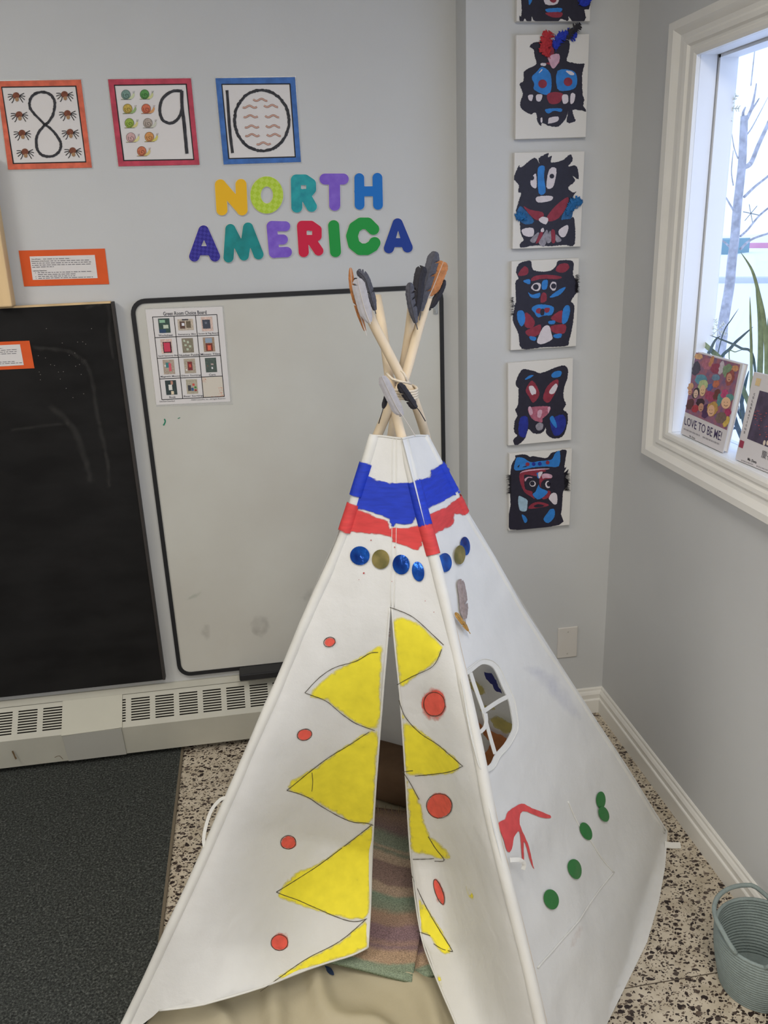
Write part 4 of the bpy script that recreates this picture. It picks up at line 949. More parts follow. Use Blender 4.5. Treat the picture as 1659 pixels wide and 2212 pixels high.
# --- lowest
k5 = canvas('lowest canvas, black bear mask with blue dotted headband', a5, [(325, 185), (1450, 85), (1415, 1435), (340, 1530)], [
 ('black', [[(360, 450), (385, 340), (440, 250), (440, 200), (500, 185), (620, 180), (700, 220), (760, 210), (900, 235), (1010, 240), (1080, 160), (1160, 130), (1250, 110), (1280, 95), (1360, 110), (1340, 260), (1320, 420), (1360, 400), (1310, 520), (1400, 440), (1340, 590), (1390, 640), (1380, 740), (1310, 820), (1290, 900), (1280, 1100), (1260, 1250), (1230, 1440), (350, 1525), (355, 1100), (345, 800), (340, 700)]], 0.5),
 ('blue', [[(420, 440), (450, 270), (480, 230), (590, 245), (650, 285), (740, 320), (860, 300), (1050, 280), (1110, 250), (1160, 150), (1240, 130), (1220, 390), (1000, 395), (750, 415), (520, 465)], [(820, 520), (900, 490), (890, 580), (850, 610)], [(555, 1265), (600, 1270), (655, 1340), (640, 1400), (600, 1390)], [(1030, 1210), (1070, 1160), (1140, 1165), (1140, 1300), (1030, 1410), (945, 1340)]], 0.4),
 ('red', [[(520, 520), (700, 440), (960, 450), (970, 490), (820, 510), (830, 570), (620, 540), (600, 620), (620, 800), (740, 840), (750, 900), (790, 980), (700, 920), (610, 860), (540, 720)], [(880, 590), (930, 560), (1090, 610), (960, 630), (900, 700), (900, 770), (870, 700)], [(1020, 830), (1075, 850), (1050, 940), (960, 985), (920, 960), (990, 910)], [(680, 1120), (760, 1050), (880, 1030), (1000, 1060), (1040, 1095), (900, 1130), (700, 1155)]], 0.4),
 ('blue', [[(750, 900), (800, 850), (860, 720), (890, 780), (1020, 840), (980, 910), (900, 970), (830, 980)]], 0.4),
 ('pink', [[(920, 540), (1000, 520), (1095, 550), (1090, 600), (980, 600), (930, 610)], [(520, 520), (600, 470), (820, 438), (1030, 430), (1030, 445), (820, 462), (610, 490)], [(610, 620), (670, 580), (740, 585), (740, 600), (670, 600), (620, 665)]], 0.3),
 ('pale', [[(500, 930), (560, 940), (650, 990), (660, 1050), (640, 1190), (530, 1185), (495, 1070)]], 0.4),
 ('white', [[(1040, 970), (1090, 880), (1160, 870), (1195, 940), (1185, 1060), (1135, 1075), (1080, 1020)], ell(752, 705, 56, 52, 14), ell(1028, 718, 50, 66, 14), [(850, 510), (930, 490), (880, 600), (860, 590)]], 0.4),
 ('black', [[(770, 1105), (850, 1070), (950, 1090), (930, 1115), (820, 1130)], ell(745, 700, 42, 40, 14), ell(1040, 712, 36, 44, 14), [(1040, 640), (1090, 640), (1090, 760), (1060, 760)], [(480, 400), (520, 360), (500, 410)], [(565, 410), (630, 385), (640, 400)]], 0.2)],
 [('red', 660, 355, 36, 34, 8), ('red', 1020, 325, 33, 34, 8), ('navy', 770, 352, 33, 34, 8), ('navy', 880, 346, 33, 34, 8)])
def tuft(cx, cy, n, dx, ln, parent, seed):
    g_ = G(); r = random.Random(seed)
    for k in range(n):
        y = cy + r.uniform(-1, 1) * 20; x = cx + r.uniform(-1, 1) * 2; L_ = ln * r.uniform(0.5, 1.1); up_ = r.uniform(-0.5, 0.8)
        pts = [onY(x, y, YCV - 0.002), onY(x + dx * L_ * 0.5, y + up_ * L_ * 0.2, YCV - 0.006), onY(x + dx * L_, y + up_ * L_ * 0.7, YCV - 0.004)]
        g_.tube(pts, [0.0005, 0.0004, 0.0001], 3)
    o = g_.obj('fur_tuft', m_fblk, parent); o['kind'] = 'stuff'
tuft(1103, 1046, 120, -1, 9, k5, 1); tuft(1220, 1040, 130, 1, 12, k5, 2); tuft(1244, 613, 110, 1, 8, k3, 3); tuft(1109, 662, 60, -1, 7, k3, 4)

# ================================================================== TEEPEE
def cloth_mat(name, col):
    m = bpy.data.materials.new(name); m.use_nodes = True; nt = m.node_tree; b = nt.nodes['Principled BSDF']; out = nt.nodes['Material Output']; L = nt.links.new
    tc = nt.nodes.new('ShaderNodeTexCoord'); n = nt.nodes.new('ShaderNodeTexNoise'); n.inputs['Scale'].default_value = 9; n.inputs['Detail'].default_value = 6; L(tc.outputs['Object'], n.inputs['Vector'])
    r = nt.nodes.new('ShaderNodeValToRGB'); c = lin(col); r.color_ramp.elements[0].position = 0.3; r.color_ramp.elements[0].color = tuple(v * 0.95 for v in c[:3]) + (1,); r.color_ramp.elements[1].position = 0.6; r.color_ramp.elements[1].color = c
    L(n.outputs['Fac'], r.inputs[0]); L(r.outputs[0], b.inputs['Base Color']); b.inputs['Roughness'].default_value = 0.9; b.inputs['Specular IOR Level'].default_value = 0.1
    w = nt.nodes.new('ShaderNodeTexNoise'); w.inputs['Scale'].default_value = 14; w.inputs['Detail'].default_value = 4; L(tc.outputs['Object'], w.inputs['Vector'])
    w2 = nt.nodes.new('ShaderNodeTexNoise'); w2.inputs['Scale'].default_value = 420; L(tc.outputs['Object'], w2.inputs['Vector'])
    ad = nt.nodes.new('ShaderNodeMath'); ad.operation = 'MULTIPLY_ADD'; ad.inputs[1].default_value = 0.06; L(w2.outputs['Fac'], ad.inputs[0]); L(w.outputs['Fac'], ad.inputs[2])
    bp = nt.nodes.new('ShaderNodeBump'); bp.inputs['Strength'].default_value = 0.35; bp.inputs['Distance'].default_value = 0.012; L(ad.outputs[0], bp.inputs['Height']); L(bp.outputs[0], b.inputs['Normal'])
    tl = nt.nodes.new('ShaderNodeBsdfTranslucent'); L(r.outputs[0], tl.inputs[0]); mx = nt.nodes.new('ShaderNodeMixShader'); mx.inputs[0].default_value = 0.26
    L(b.outputs[0], mx.inputs[1]); L(tl.outputs[0], mx.inputs[2]); L(mx.outputs[0], out.inputs[0])
    return m
m_cloth = cloth_mat('teepee_canvas', (240, 240, 238))
m_hem = cloth_mat('teepee_sleeve', (240, 239, 234))
FL = onZ(262, 2255, 0); FF = onZ(1235, 2540, 0); FR = onZ(1440, 1812, 0); FB = Vector((0.203, 2.36, 0)); AP = Vector((0.279, 1.677, 1.3255))
tp = thing('teepee', 'white canvas play teepee with painted bands and yellow zigzag door', 'teepee', (0.32, 1.66, 0))
PF = Plane(FL, FF, AP); PR = Plane(FF, FR, AP); PBL = Plane(FL, FB, AP); PBR = Plane(FB, FR, AP)
def interp(tab, y):
    if y <= tab[0][1]: return tab[0][0]
    for (xa, ya), (xb, yb) in zip(tab, tab[1:]):
        if y <= yb: return xa + (xb - xa) * (y - ya) / (yb - ya)
    return tab[-1][0]
SIL_L = [(803, 940), (769, 1050), (735, 1160), (668, 1310), (600, 1470), (550, 1585), (500, 1700), (445, 1822), (390, 1945), (328, 2080), (265, 2212), (240, 2268)]
POLE_F = [(868, 947), (903, 1090), (946, 1250), (985, 1420), (1030, 1620), (1062, 1790), (1098, 1930), (1135, 2080), (1165, 2212), (1200, 2380), (1235, 2545)]
SIL_R = [(928, 940), (968, 1020), (1010, 1105), (1070, 1205), (1130, 1310), (1210, 1435), (1290, 1560), (1350, 1652), (1405, 1738), (1442, 1795)]
SLIT_L = [(842, 1312), (836, 1390), (820, 1580), (806, 1800), (800, 1960), (795, 2046)]
SLIT_R = [(847, 1312), (852, 1380), (864, 1500), (876, 1660), (887, 1840), (910, 2020), (950, 2130), (985, 2212), (1010, 2275), (1060, 2400)]
def folds(x, y, s):
    return 0.0060 * noise.noise(Vector((x * 0.010, y * 0.004, s))) + 0.0022 * noise.noise(Vector((x * 0.03, y * 0.012, s + 5)))
def sm(t): t = max(0.0, min(1.0, t)); return t * t * (3 - 2 * t)
def map_front(off=0.0):
    def m(x, y):
        tpn = PF.t(x, y); d = ray(x, y); w = 0.0
        if y > 1312:
            vv = min(1.25, (y - 1312) / 734.0); xl = interp(SIL_L, y); xp = interp(POLE_F, y)
            if x < interp(SLIT_L, y) + 20: u = (x - xl) / max(1, interp(SLIT_L, y) - xl)
            else: u = (xp - x) / max(1, xp - interp(SLIT_R, y))
            w = min(1.0, vv ** 1.6) * sm(u * 1.25)
        zf = 0.055
        tf = (zf - CAM.z) / d.z if d.z < -0.05 else tpn * 1.4
        tf = min(max(tf, tpn), tpn * 1.35)
        t = tpn + (tf - tpn) * w * 0.92
        p = CAM + d * t + PF.n * (off + folds(x, y, 1.0) + 0.001)
        if p.z < 0.030 + off: p = onZ(x, y, 0.030 + off)
        return p
    return m
def map_right(off=0.0):
    def m(x, y):
        xp = interp(POLE_F, y); xr = interp(SIL_R, y) if y < 1795 else 1442
        u = (x - xp) / max(1, xr - xp); bul = 0.0
        if y > 1250: bul = 0.03 * math.sin(math.pi * max(0, min(1, u))) * sm((y - 1250) / 600) * sm((2100 - y) / 250)
        fo = folds(x, y, 9.0) + 0.011 * noise.noise(Vector(((x + 0.45 * y) * 0.011, (y - 0.3 * x) * 0.0035, 3))) * sm((y - 1500) / 300) * sm(u * 4) * sm((1 - u) * 4 + 0.2)
        p = CAM + ray(x, y) * PR.t(x, y) + PR.n * (off + fo - bul * 0.6 + 0.001)
        if p.z < 0.006 + off: p = onZ(x, y, 0.006 + off)
        return p
    return m
MF, MR = map_front(), map_right()
# front panel: one sheet with the door slit
outline_f = SIL_L[:-1] + [(252, 2245), (292, 2225), (330, 2196), (345, 2182), (440, 2170), (570, 2130), (690, 2085), (760, 2063)] + SLIT_L[::-1] + SLIT_R + [(1100, 2470), (1180, 2545)] + POLE_F[::-1] + [(850, 944)]
v2, f2 = fill(outline_f, grid=11)
fp = obj('front_panel', [MF(a, b) for a, b in v2], f2, m_cloth, tp, smooth=True, recalc=False)
# right panel with the window hole
cw = crop(980, 1400, 7.628)
hole = cw([(170, 490), (290, 388), (440, 280), (540, 265), (650, 310), (730, 420), (830, 640), (940, 880), (1010, 1170), (1020, 1290), (990, 1390), (870, 1580), (720, 1740), (640, 1890), (530, 1960), (480, 1930), (430, 1720), (360, 1460), (280, 1080), (205, 680)])
hole = [(a.x, a.y) for a in catmull([(x, y, 0) for x, y in hole], 3, True)]
outline_r = POLE_F[:1] + [(900, 939)] + SIL_R + [(1440, 1830), (1437, 1872), (1424, 1945), (1398, 2035), (1354, 2125), (1308, 2215), (1275, 2300), (1250, 2420), (1240, 2545)] + POLE_F[1:][::-1]
v2, f2 = fill(outline_r, [hole], grid=11)
rp = obj('right_panel', [MR(a, b) for a, b in v2], f2, m_cloth, tp, smooth=True, recalc=False)
def back_panel(name, a, b, seed):
    n = 14; v = []; f = []; c = (a + b) / 2; outw = ((a + b) / 2 - Vector((0.32, 1.66, 0))); outw.z = 0; outw.normalize()
    for j in range(n + 1):
        t = 0.885 * j / n
        for i in range(n + 1):
            u = i / n; p = a.lerp(b, u).lerp(AP, t)
            v.append(p + outw * (0.004 * noise.noise(p * 6 + Vector((seed, 0, 0))) - 0.012 * math.sin(math.pi * u) * (1 - t)) + Vector((0, 0, 0.018 if j == 0 else 0)))
    for j in range(n):
        for i in range(n): k = j * (n + 1) + i; f.append((k, k + 1, k + n + 2, k + n + 1))
    return obj(name, v, f, m_cloth, tp, smooth=True, recalc=False)
back_panel('rear_left_panel', FL, FB, 3); back_panel('rear_right_panel', FB, FR, 4)
# sleeves over the poles
def sleeve(name, pts, mp, rad, off, n=8):
    q = catmull([(a, b, 0) for a, b in pts], 4); P = [mp(p.x, p.y) for p in q]
    g_ = G(); rs = [rad * (0.9 + 0.12 * noise.noise(Vector((i * 0.31, off * 100, 0)))) for i in range(len(P))]; g_.tube(P, rs, n)
    return g_.obj(name, m_hem, tp, smooth=True)
sleeve('pole_sleeve', [(a + 6, b) for a, b in SIL_L], lambda x, y: map_front(-0.004)(x, y), 0.0125, 1)
sleeve('pole_sleeve', [(a + 2, b + 3) for a, b in POLE_F], lambda x, y: PF.hit(x, y, -0.006) if PF.hit(x, y).z > 0.02 else onZ(x, y, 0.014), 0.0135, 2)
sleeve('pole_sleeve', [(a - 6, b + 1) for a, b in SIL_R], lambda x, y: map_right(-0.006)(x, y), 0.0115, 3)
G().tube([FB.lerp(AP, t) for t in [0.01 + 0.87 * k / 12 for k in range(13)]], 0.012, 8).obj('pole_sleeve', m_hem, tp, smooth=True)
# top hem and door hem
def hem(name, pts, mp, rad, smooth=4):
    q = catmull([(a, b, 0) for a, b in pts], smooth); return G().tube([mp(p.x, p.y) for p in q], rad, 6).obj(name, m_hem, tp, smooth=True)
hem('top_hem', [(803, 941), (830, 943), (850, 946), (868, 948)], MF, 0.0024); hem('top_hem', [(868, 948), (900, 941), (928, 941)], MR, 0.0024)
hem('door_hem', SLIT_L, MF, 0.0024); hem('door_hem', SLIT_R, MF, 0.0024)
hem('door_hem', [(345, 2182), (440, 2170), (570, 2130), (690, 2085), (760, 2063), (795, 2046)], MF, 0.0022)
hem('seam_stitch', [(850, 948), (848, 1100), (847, 1220), (845, 1310)], map_front(0.0005), 0.0012); hem('seam_stitch', [(858, 948), (857, 1100), (856, 1220), (852, 1312)], map_front(0.0005), 0.0012)
hem('panel_seam', [(1240, 1730), (1285, 1810), (1337, 1884)], map_right(0.0012), 0.0020, 14); hem('panel_seam', [(1337, 1884), (1270, 1965), (1160, 2090)], map_right(0.0012), 0.0020, 14)
# window binding and cross straps
def offset_loop(lp, d):
    n = len(lp); out = []
    cx = sum(p[0] for p in lp) / n; cy = sum(p[1] for p in lp) / n
    for i in range(n):
        a = Vector(lp[i - 1]); b = Vector(lp[(i + 1) % n]); t = (b - a).normalized(); nn = Vector((t.y, -t.x))
        if nn.dot(Vector(lp[i]) - Vector((cx, cy))) < 0: nn = -nn
        out.append((lp[i][0] + nn.x * d, lp[i][1] + nn.y * d))
    return out
ol_ = offset_loop(hole, 11); ov = Flat(); n = len(hole)
v = [map_right(0.0022)(*p) for p in hole] + [map_right(0.0026)(*p) for p in ol_]
obj('window_binding', v, [(i, (i + 1) % n, n + (i + 1) % n, n + i) for i in range(n)], m_hem, tp, recalc=False)
q = [map_right(0.003)(*p) for p in ol_]; G().tube(q, 0.0011, 5, True).obj('binding_stitch', m_hem, tp, smooth=True)
def strap(pts, w, off=0.001):
    fl = Flat().strip(cw(pts), w / 7.628, 5)
    o = fl.obj('window_strap', map_right(off), m_hem, tp); sd_ = o.modifiers.new('th', 'SOLIDIFY'); sd_.thickness = 0.0015; return o
strap([(258, 410), (370, 720), (490, 1040), (520, 1160), (600, 1400), (710, 1740)], 58); strap([(905, 800), (700, 910), (490, 1040)], 70, 0.0015)
strap([(340, 1405), (430, 1370), (500, 1290), (515, 1190), (500, 1080)], 62, 0.004)

# --- poles
def pole(foot, tip_px, via, low, r0=0.0108, yshift=0.0):
    d = AP - foot; tipl = foot + d * 1.17
    tip = onY(*tip_px, tipl.y + yshift)
    pts = [foot + Vector((0, 0, 0.012))]
    line = lambda s_: foot.lerp(tip, s_)
    pts += low
    for px in via:
        best = min((abs(project(line(k / 200))[1] - px[1]), k / 200) for k in range(120, 201))[1]
        pts.append(onY(*px, line(best).y))
    pts.append(tip)
    q = catmull(pts, 5); g_ = G(); n = len(q)
    g_.tube(q, [r0 * (1.05 - 0.16 * i / n) for i in range(n)], 12)
    g_.obj('pole', M('pole_pine', (222, 203, 174), 0.55, var=0.10, scale=30, stretch=(1, 1, 0.08), bump=0.08, bscale=60), tp, smooth=True)
    return tip
tipL = pole(FL + Vector((0.02, 0.006, 0.012)), (925, 642), [(842, 880), (872, 822), (888, 770), (906, 704)], [map_front(-0.015)(interp(SIL_L, y) + 12, y) for y in (2180, 2000, 1800, 1600, 1400, 1200, 1080, 1000)] + [map_front(-0.026)(802, 952)])
tipR = pole(FR + Vector((-0.05, -0.01, 0)), (780, 634), [(896, 868), (868, 818), (838, 760), (802, 690)], [map_right(-0.020)(interp(SIL_R, y) - 13, y) for y in (1740, 1600, 1450, 1300, 1150, 1050, 985)] + [map_right(-0.030)(949, 950)])
tipF = pole(FF + Vector((0, 0.02, 0)), (814, 640), [(866, 938), (850, 870), (840, 810), (828, 720)], [PF.hit(interp(POLE_F, y) + 2, y + 3, -0.013) for y in (2400, 2200, 2000, 1800, 1600, 1400, 1200, 1060)])
tipB = pole(FB + Vector((0, -0.02, 0)), (890, 668), [(858, 860), (872, 790), (882, 730)], [FB.lerp(AP, t) for t in (0.1, 0.3, 0.5, 0.7, 0.86)], yshift=0.13)
# --- rope lashing
m_rope = M('cotton_rope', (226, 212, 190), 0.85, bump=0.5, bscale=500)
RC = onY(864, 842, AP.y)
def coil(z0, turns, rx, ry, rr, tilt, seed):
    pts = []; r = random.Random(seed)
    for k in range(int(turns * 22) + 1):
        t = k / 22 * 2 * math.pi; p = Vector((rx * math.cos(t), ry * math.sin(t), z0 + k / 22 * rr * 1.9 + tilt * math.cos(t) ))
        pts.append(RC + p)
    return G().tube(pts, rr, 6).obj('rope_coil', m_rope, tp, smooth=True)
RC = RC + Vector((0.002, -0.012, 0.0)); coil(-0.012, 4.5, 0.030, 0.046, 0.0027, -0.004, 1)
G().tube([onY(x, y, RC.y - dy) for x, y, dy in ((834, 806, 0.02), (840, 812, 0.035), (848, 819, 0.045), (864, 824, 0.05), (878, 826, 0.045), (888, 829, 0.03))], 0.0026, 6).obj('rope_end', m_rope, tp, smooth=True)
G().tube([onY(x, y, RC.y - dy) for x, y, dy in ((866, 800, 0.045), (872, 806, 0.048), (876, 814, 0.048), (878, 824, 0.045))], 0.0022, 6).obj('rope_end', m_rope, tp, smooth=True)
# --- feathers tied to poles
def fm(yv): return lambda x, y: onY(x, y, yv)
yf = AP.y - 0.09
FT = [([(757, 577), (762, 625), (775, 672), (792, 725)], 13, m_fbrown, tipR.y - 0.018, 0.05), ([(768, 600), (769, 615), (772, 640)], 9, m_fblk, tipR.y - 0.020, 0.05),
      ([(772, 584), (788, 600), (802, 640), (812, 678)], 19, m_fgrey, tipR.y - 0.026, 0.05), ([(772, 602), (778, 630), (788, 668), (800, 700)], 29, m_flight, tipR.y - 0.034, 0.04),
      ([(941, 543), (930, 580), (916, 630), (906, 692)], 27, m_fgrey, tipL.y - 0.03, 0.12), ([(914, 575), (906, 600), (901, 650), (898, 700)], 25, m_fblk, tipL.y - 0.036, 0.12),
      ([(886, 610), (886, 640), (894, 680), (902, 712)], 19, m_fgrey, tipL.y - 0.044, 0.16), ([(958, 565), (948, 590), (936, 620), (925, 644)], 30, m_fbrown, tipL.y - 0.012, 0.05),
      ([(961, 604), (950, 630), (936, 655), (921, 674)], 15, m_fblk, tipL.y - 0.004, 0.05),
      ([(824, 812), (838, 842), (858, 882), (874, 905), (897, 942)], 25, m_flight, RC.y - 0.065, 0.30), ([(861, 828), (876, 850), (893, 875), (904, 885), (919, 910)], 19, m_fblk, RC.y - 0.058, 0.28),
      ([(836, 852), (831, 870), (826, 888), (818, 915)], 11, m_fblk, RC.y - 0.05, 0.40)]
for i, (sp_, w_, mt, yv, ql) in enumerate(FT):
    feather('feather', sp_, w_, fm(yv), mt, tp, ql, seed=20 + i, split=0.5 if mt in (m_fblk, m_fgrey) else 0.15, qmat=m_quill if mt in (m_flight, m_fbrown) else None, qr=0.0011)
# --- painted bands
cb_ = crop(720, 980, 5.184)
m_tblue = M_brush('band_blue', (30, 56, 178), 0.55, scale=28, lo=0.05, hi=0.35, stretch=(1, 1, 6), var=0.16)
m_tred = M_brush('band_red', (202, 66, 66), 0.6, scale=30, lo=0.05, hi=0.45, stretch=(1, 1, 5), var=0.12)
m_tyel = M_brush('zigzag_yellow', (236, 222, 60), 0.75, scale=40, lo=0.0, hi=0.75, var=0.06)
m_tdot = M_brush('dot_red', (222, 92, 78), 0.7, scale=60, lo=0.0, hi=0.6, var=0.12)
m_line = M('marker_black', (66, 58, 46), 0.8)
HEM_Y = [(2182, 345), (2170, 440), (2130, 570), (2085, 690), (2063, 760), (2046, 795), (2040, 830)]
def flapclip(p):
    x, y = p[0], p[1]
    if y < 1312: return (x, y)
    if x < (interp(SLIT_L, y) + interp(SLIT_R, y)) / 2: return (min(x, interp(SLIT_L, y) + 0.5), min(y, interp(HEM_Y, x) - 1))
    return (max(x, interp(SLIT_R, y) - 0.5), y)
def paint(name, pts, mp, mat, off, feather=8, grid=9, jag=1.0, smooth=2, clip=None):
    if clip:
        q_ = [(a.x, a.y) for a in catmull([(x, y, 0) for x, y in pts], smooth, True)]
        q_ = rough(q_, jag, 5, 3); pts = [clip(p) for p in q_]; smooth = 0; jag = 0
    fl = Flat().poly(pts, jag=jag, step=5, grid=grid, feather=feather, smooth=smooth)
    return fl.obj(name, mp(off), mat, tp, smooth=True, use_cov=True)
paint('blue_band', cb_([(325, 110), (345, 95), (375, 85), (385, 140), (405, 180), (385, 240), (520, 290), (640, 325), (760, 320), (850, 320), (890, 320), (925, 480), (960, 640), (985, 795), (940, 705), (880, 790), (800, 810), (705, 790), (695, 830), (640, 830), (630, 740), (450, 670), (330, 630), (190, 610), (205, 450), (265, 270)]), map_front, m_tblue, 0.0020)
paint('blue_band', cb_([(915, 310), (940, 290), (1060, 255), (1080, 180), (1150, 150), (1245, 95), (1310, 230), (1405, 430), (1330, 480), (1240, 520), (1015, 640), (985, 520), (950, 400)]), map_right, m_tblue, 0.0020)
paint('red_band', cb_([(170, 600), (330, 635), (450, 680), (580, 735), (640, 760), (640, 835), (700, 820), (820, 825), (920, 800), (985, 800), (1010, 880), (1005, 1000), (980, 1060), (940, 1090), (860, 1060), (750, 1020), (660, 1000), (640, 930), (520, 910), (300, 890), (180, 880), (130, 930), (70, 900), (80, 850), (110, 760)]), map_front, m_tred, 0.0015)
paint('red_band', cb_([(1030, 690), (1250, 590), (1300, 540), (1435, 490), (1515, 640), (1440, 700), (1350, 680), (1340, 790), (1200, 870), (1080, 915), (1045, 800)]), map_right, m_tred, 0.0015)
def sleevepaint(name, a, b, w, mat):
    pts = [(interp(POLE_F, y) + 2, y) for y in np.linspace(a, b, 14)]
    P = [PF.hit(x, y, -0.006) for x, y in pts]; g_ = G(); g_.tube(P, 0.0150, 12, cap=False)
    return obj(name, g_.v, g_.f, mat, tp, smooth=True, cov=[0.0 if (i < 12 or i >= len(g_.v) - 12) else 1.0 for i in range(len(g_.v))])
sleevepaint('blue_band', 1040, 1138, 0, m_tblue); sleevepaint('red_band', 1134, 1200, 0, m_tred)
def edgepaint(name, tab, dx, mp, rad, a, b, mat):
    g_ = G(); g_.tube([mp(interp(tab, y) + dx, y) for y in np.linspace(a, b, 10)], rad, 10, cap=False)
    obj(name, g_.v, g_.f, mat, tp, smooth=True, cov=[0.0 if (i < 10 or i >= len(g_.v) - 10) else 1.0 for i in range(len(g_.v))])
edgepaint('blue_band', SIL_L, 6, map_front(-0.004), 0.0152, 1000, 1074, m_tblue); edgepaint('red_band', SIL_L, 6, map_front(-0.004), 0.0151, 1088, 1150, m_tred)
edgepaint('blue_band', SIL_R, -6, map_right(-0.006), 0.0140, 1000, 1062, m_tblue); edgepaint('red_band', SIL_R, -6, map_right(-0.006), 0.0139, 1072, 1108, m_tred)
# --- yellow zigzags and their outlines
ca = crop(560, 1280, 3.318); cbb = crop(540, 1750, 3.19)
for conv, pts in ((ca, [(880, 370), (892, 420), (872, 700), (857, 985), (700, 935), (600, 865), (480, 775), (365, 755), (390, 690), (540, 555), (760, 440)]),
                  (ca, [(857, 985), (780, 995), (640, 1075), (400, 1250), (225, 1350), (220, 1430), (400, 1500), (560, 1590), (660, 1645), (832, 1640), (848, 1300)]),
                  (cbb, [(856, 95), (842, 420), (830, 705), (700, 750), (300, 650), (195, 590), (210, 540), (300, 435), (450, 375), (640, 240), (800, 130)]),
                  (cbb, [(812, 745), (822, 830), (820, 960), (640, 1035), (400, 1135), (100, 1235), (120, 1165), (160, 1160), (400, 1015), (620, 900)]),
                  (ca, [(950, 190), (1100, 190), (1200, 265), (1318, 390), (1255, 515), (1150, 580), (1040, 680), (998, 660), (975, 400)]),
                  (ca, [(1010, 850), (1060, 915), (1180, 995), (1420, 1185), (1445, 1255), (1380, 1300), (1120, 1318), (1030, 1285), (1018, 1050)]),
                  (ca, [(1040, 1310), (1100, 1380), (1150, 1480), (1175, 1560), (1192, 1659), (1235, 1740), (1300, 1790), (1390, 1900), (1290, 1905), (1180, 1880), (1095, 1860), (1075, 1760), (1055, 1659)]),
                  (cbb, [(1110, 470), (1170, 590), (1290, 765), (1395, 955), (1350, 995), (1280, 945), (1240, 865), (1150, 835), (1120, 650)]),
                  (cbb, [(1490, 520), (1510, 525), (1545, 590), (1540, 615), (1520, 610), (1495, 560)]), (cbb, [(1290, 1120), (1315, 1150), (1325, 1200), (1320, 1215), (1300, 1180)])):
    paint('yellow_zigzag', conv(pts), map_front, m_tyel, 0.0017, 7 if len(pts) > 6 else 1.5, clip=flapclip)
def line(pts, conv, w=1.5, mp=map_front, off=0.0027):
    q = catmull([(a, b, 0) for a, b in conv(pts)], 6); out = []
    for p, r in zip(q, q[1:]):
        n = max(1, int((r - p).length / 5))
        out += [p.lerp(r, k / n) for k in range(n)]
    out.append(q[-1])
    Flat().strip([(p.x, p.y) for p in out], w * 0.95, 0, jit=0.25).obj('marker_line', mp(off), m_line, tp)
for L_ in ([(855, 428), (795, 435), (700, 490), (550, 535), (440, 605), (330, 718)], [(330, 718), (480, 775), (600, 870), (700, 940), (830, 988)], [(790, 998), (650, 1090), (460, 1210), (200, 1418)], [(200, 1418), (350, 1470), (500, 1560), (660, 1640), (760, 1650), (822, 1665)],
           [(940, 105), (1060, 150), (1150, 210), (1325, 375)], [(1312, 405), (1250, 525), (1100, 600), (990, 660)], [(1003, 770), (1050, 890), (1150, 1000), (1300, 1100), (1460, 1243)], [(1460, 1243), (1350, 1285), (1120, 1312)], [(1030, 1282), (1105, 1274)], [(1040, 1290), (1090, 1370), (1150, 1480)], [(380, 1290), (385, 1360), (378, 1425)]):
    line(L_, ca)
for L_ in ([(840, 100), (700, 210), (430, 410), (185, 562)], [(185, 562), (400, 650), (690, 758), (810, 745)], [(800, 750), (620, 900), (380, 1030), (80, 1240)], [(1230, 180), (1280, 260), (1340, 340), (1275, 348)], [(1100, 335), (1190, 335), (1270, 330)], [(1105, 420), (1230, 690), (1400, 970)], [(1400, 970), (1330, 955), (1268, 915)], [(1150, 830), (1245, 860)]):
    line(L_, cbb)
def dot(conv, cx, cy, rx, ry, rot=0.0, spill=1.18, seed=0):
    r = random.Random(seed); p = [(cx + (x - cx) * s_, cy + (y - cy) * s_) for (x, y), s_ in zip(ell(cx, cy, rx, ry, 22, rot), [r.uniform(1.0, spill) for _ in range(22)])]
    p = [((p[i - 1][0] + 2 * p[i][0] + p[(i + 1) % 22][0]) / 4, (p[i - 1][1] + 2 * p[i][1] + p[(i + 1) % 22][1]) / 4) for i in range(22)]
    fl = Flat().poly(conv(p), grid=5, feather=5, jag=0.5, step=3); fl.obj('red_dot', map_front(0.0020), m_tdot, tp, smooth=True, use_cov=True)
    lp = conv(ell(cx, cy, rx, ry, 30, rot)); Flat().strip(lp, 1.4, 0, True, jit=0.3).obj('marker_line', map_front(0.0029), m_line, tp)
dot(ca, 507, 354, 43, 34, -0.3, 1.2, 1); dot(ca, 328, 1018, 53, 40, -0.25, 1.12, 2); dot(ca, 1258, 797, 78, 86, 0, 1.38, 3); dot(ca, 1293, 1525, 92, 88, 0, 1.16, 4)
m_spl = M_brush('red_splash', (222, 110, 92), 0.75, scale=55, lo=0.55, hi=1.3, full=0.8)
for conv_, cx_, cy_, rx_, ry_ in ((ca, 1250, 800, 118, 150), (ca, 1290, 1528, 118, 112), (cbb, 214, 900, 86, 88), (cbb, 1300, 550, 44, 120), (ca, 512, 346, 56, 52), (cbb, 262, 226, 66, 64)):
    Flat().poly(conv_(ell(cx_, cy_, rx_, ry_, 26)), grid=5, feather=14).obj('red_splash', map_front(0.0014), m_spl, tp, smooth=True, use_cov=True)
dot(cbb, 265, 222, 51, 47, 0, 1.18, 5); dot(cbb, 1305, 558, 26, 90, -0.33, 1.3, 6); dot(cbb, 208, 908, 57, 54, 0, 1.38, 7)
for x, y, r in ((787, 1238, 2.2), (854, 1182, 1.6), (803, 1167, 1.5), (848, 1256, 0.9), (777, 1252, 0.8), (919, 1298, 1.0), (938, 1322, 1.0)):
    Flat().poly(ell(x, y, r * 0.8, r, 8, 0.4)).obj('paint_speck', map_front(0.0022), M('speck_red', (170, 70, 70), 0.7), tp)
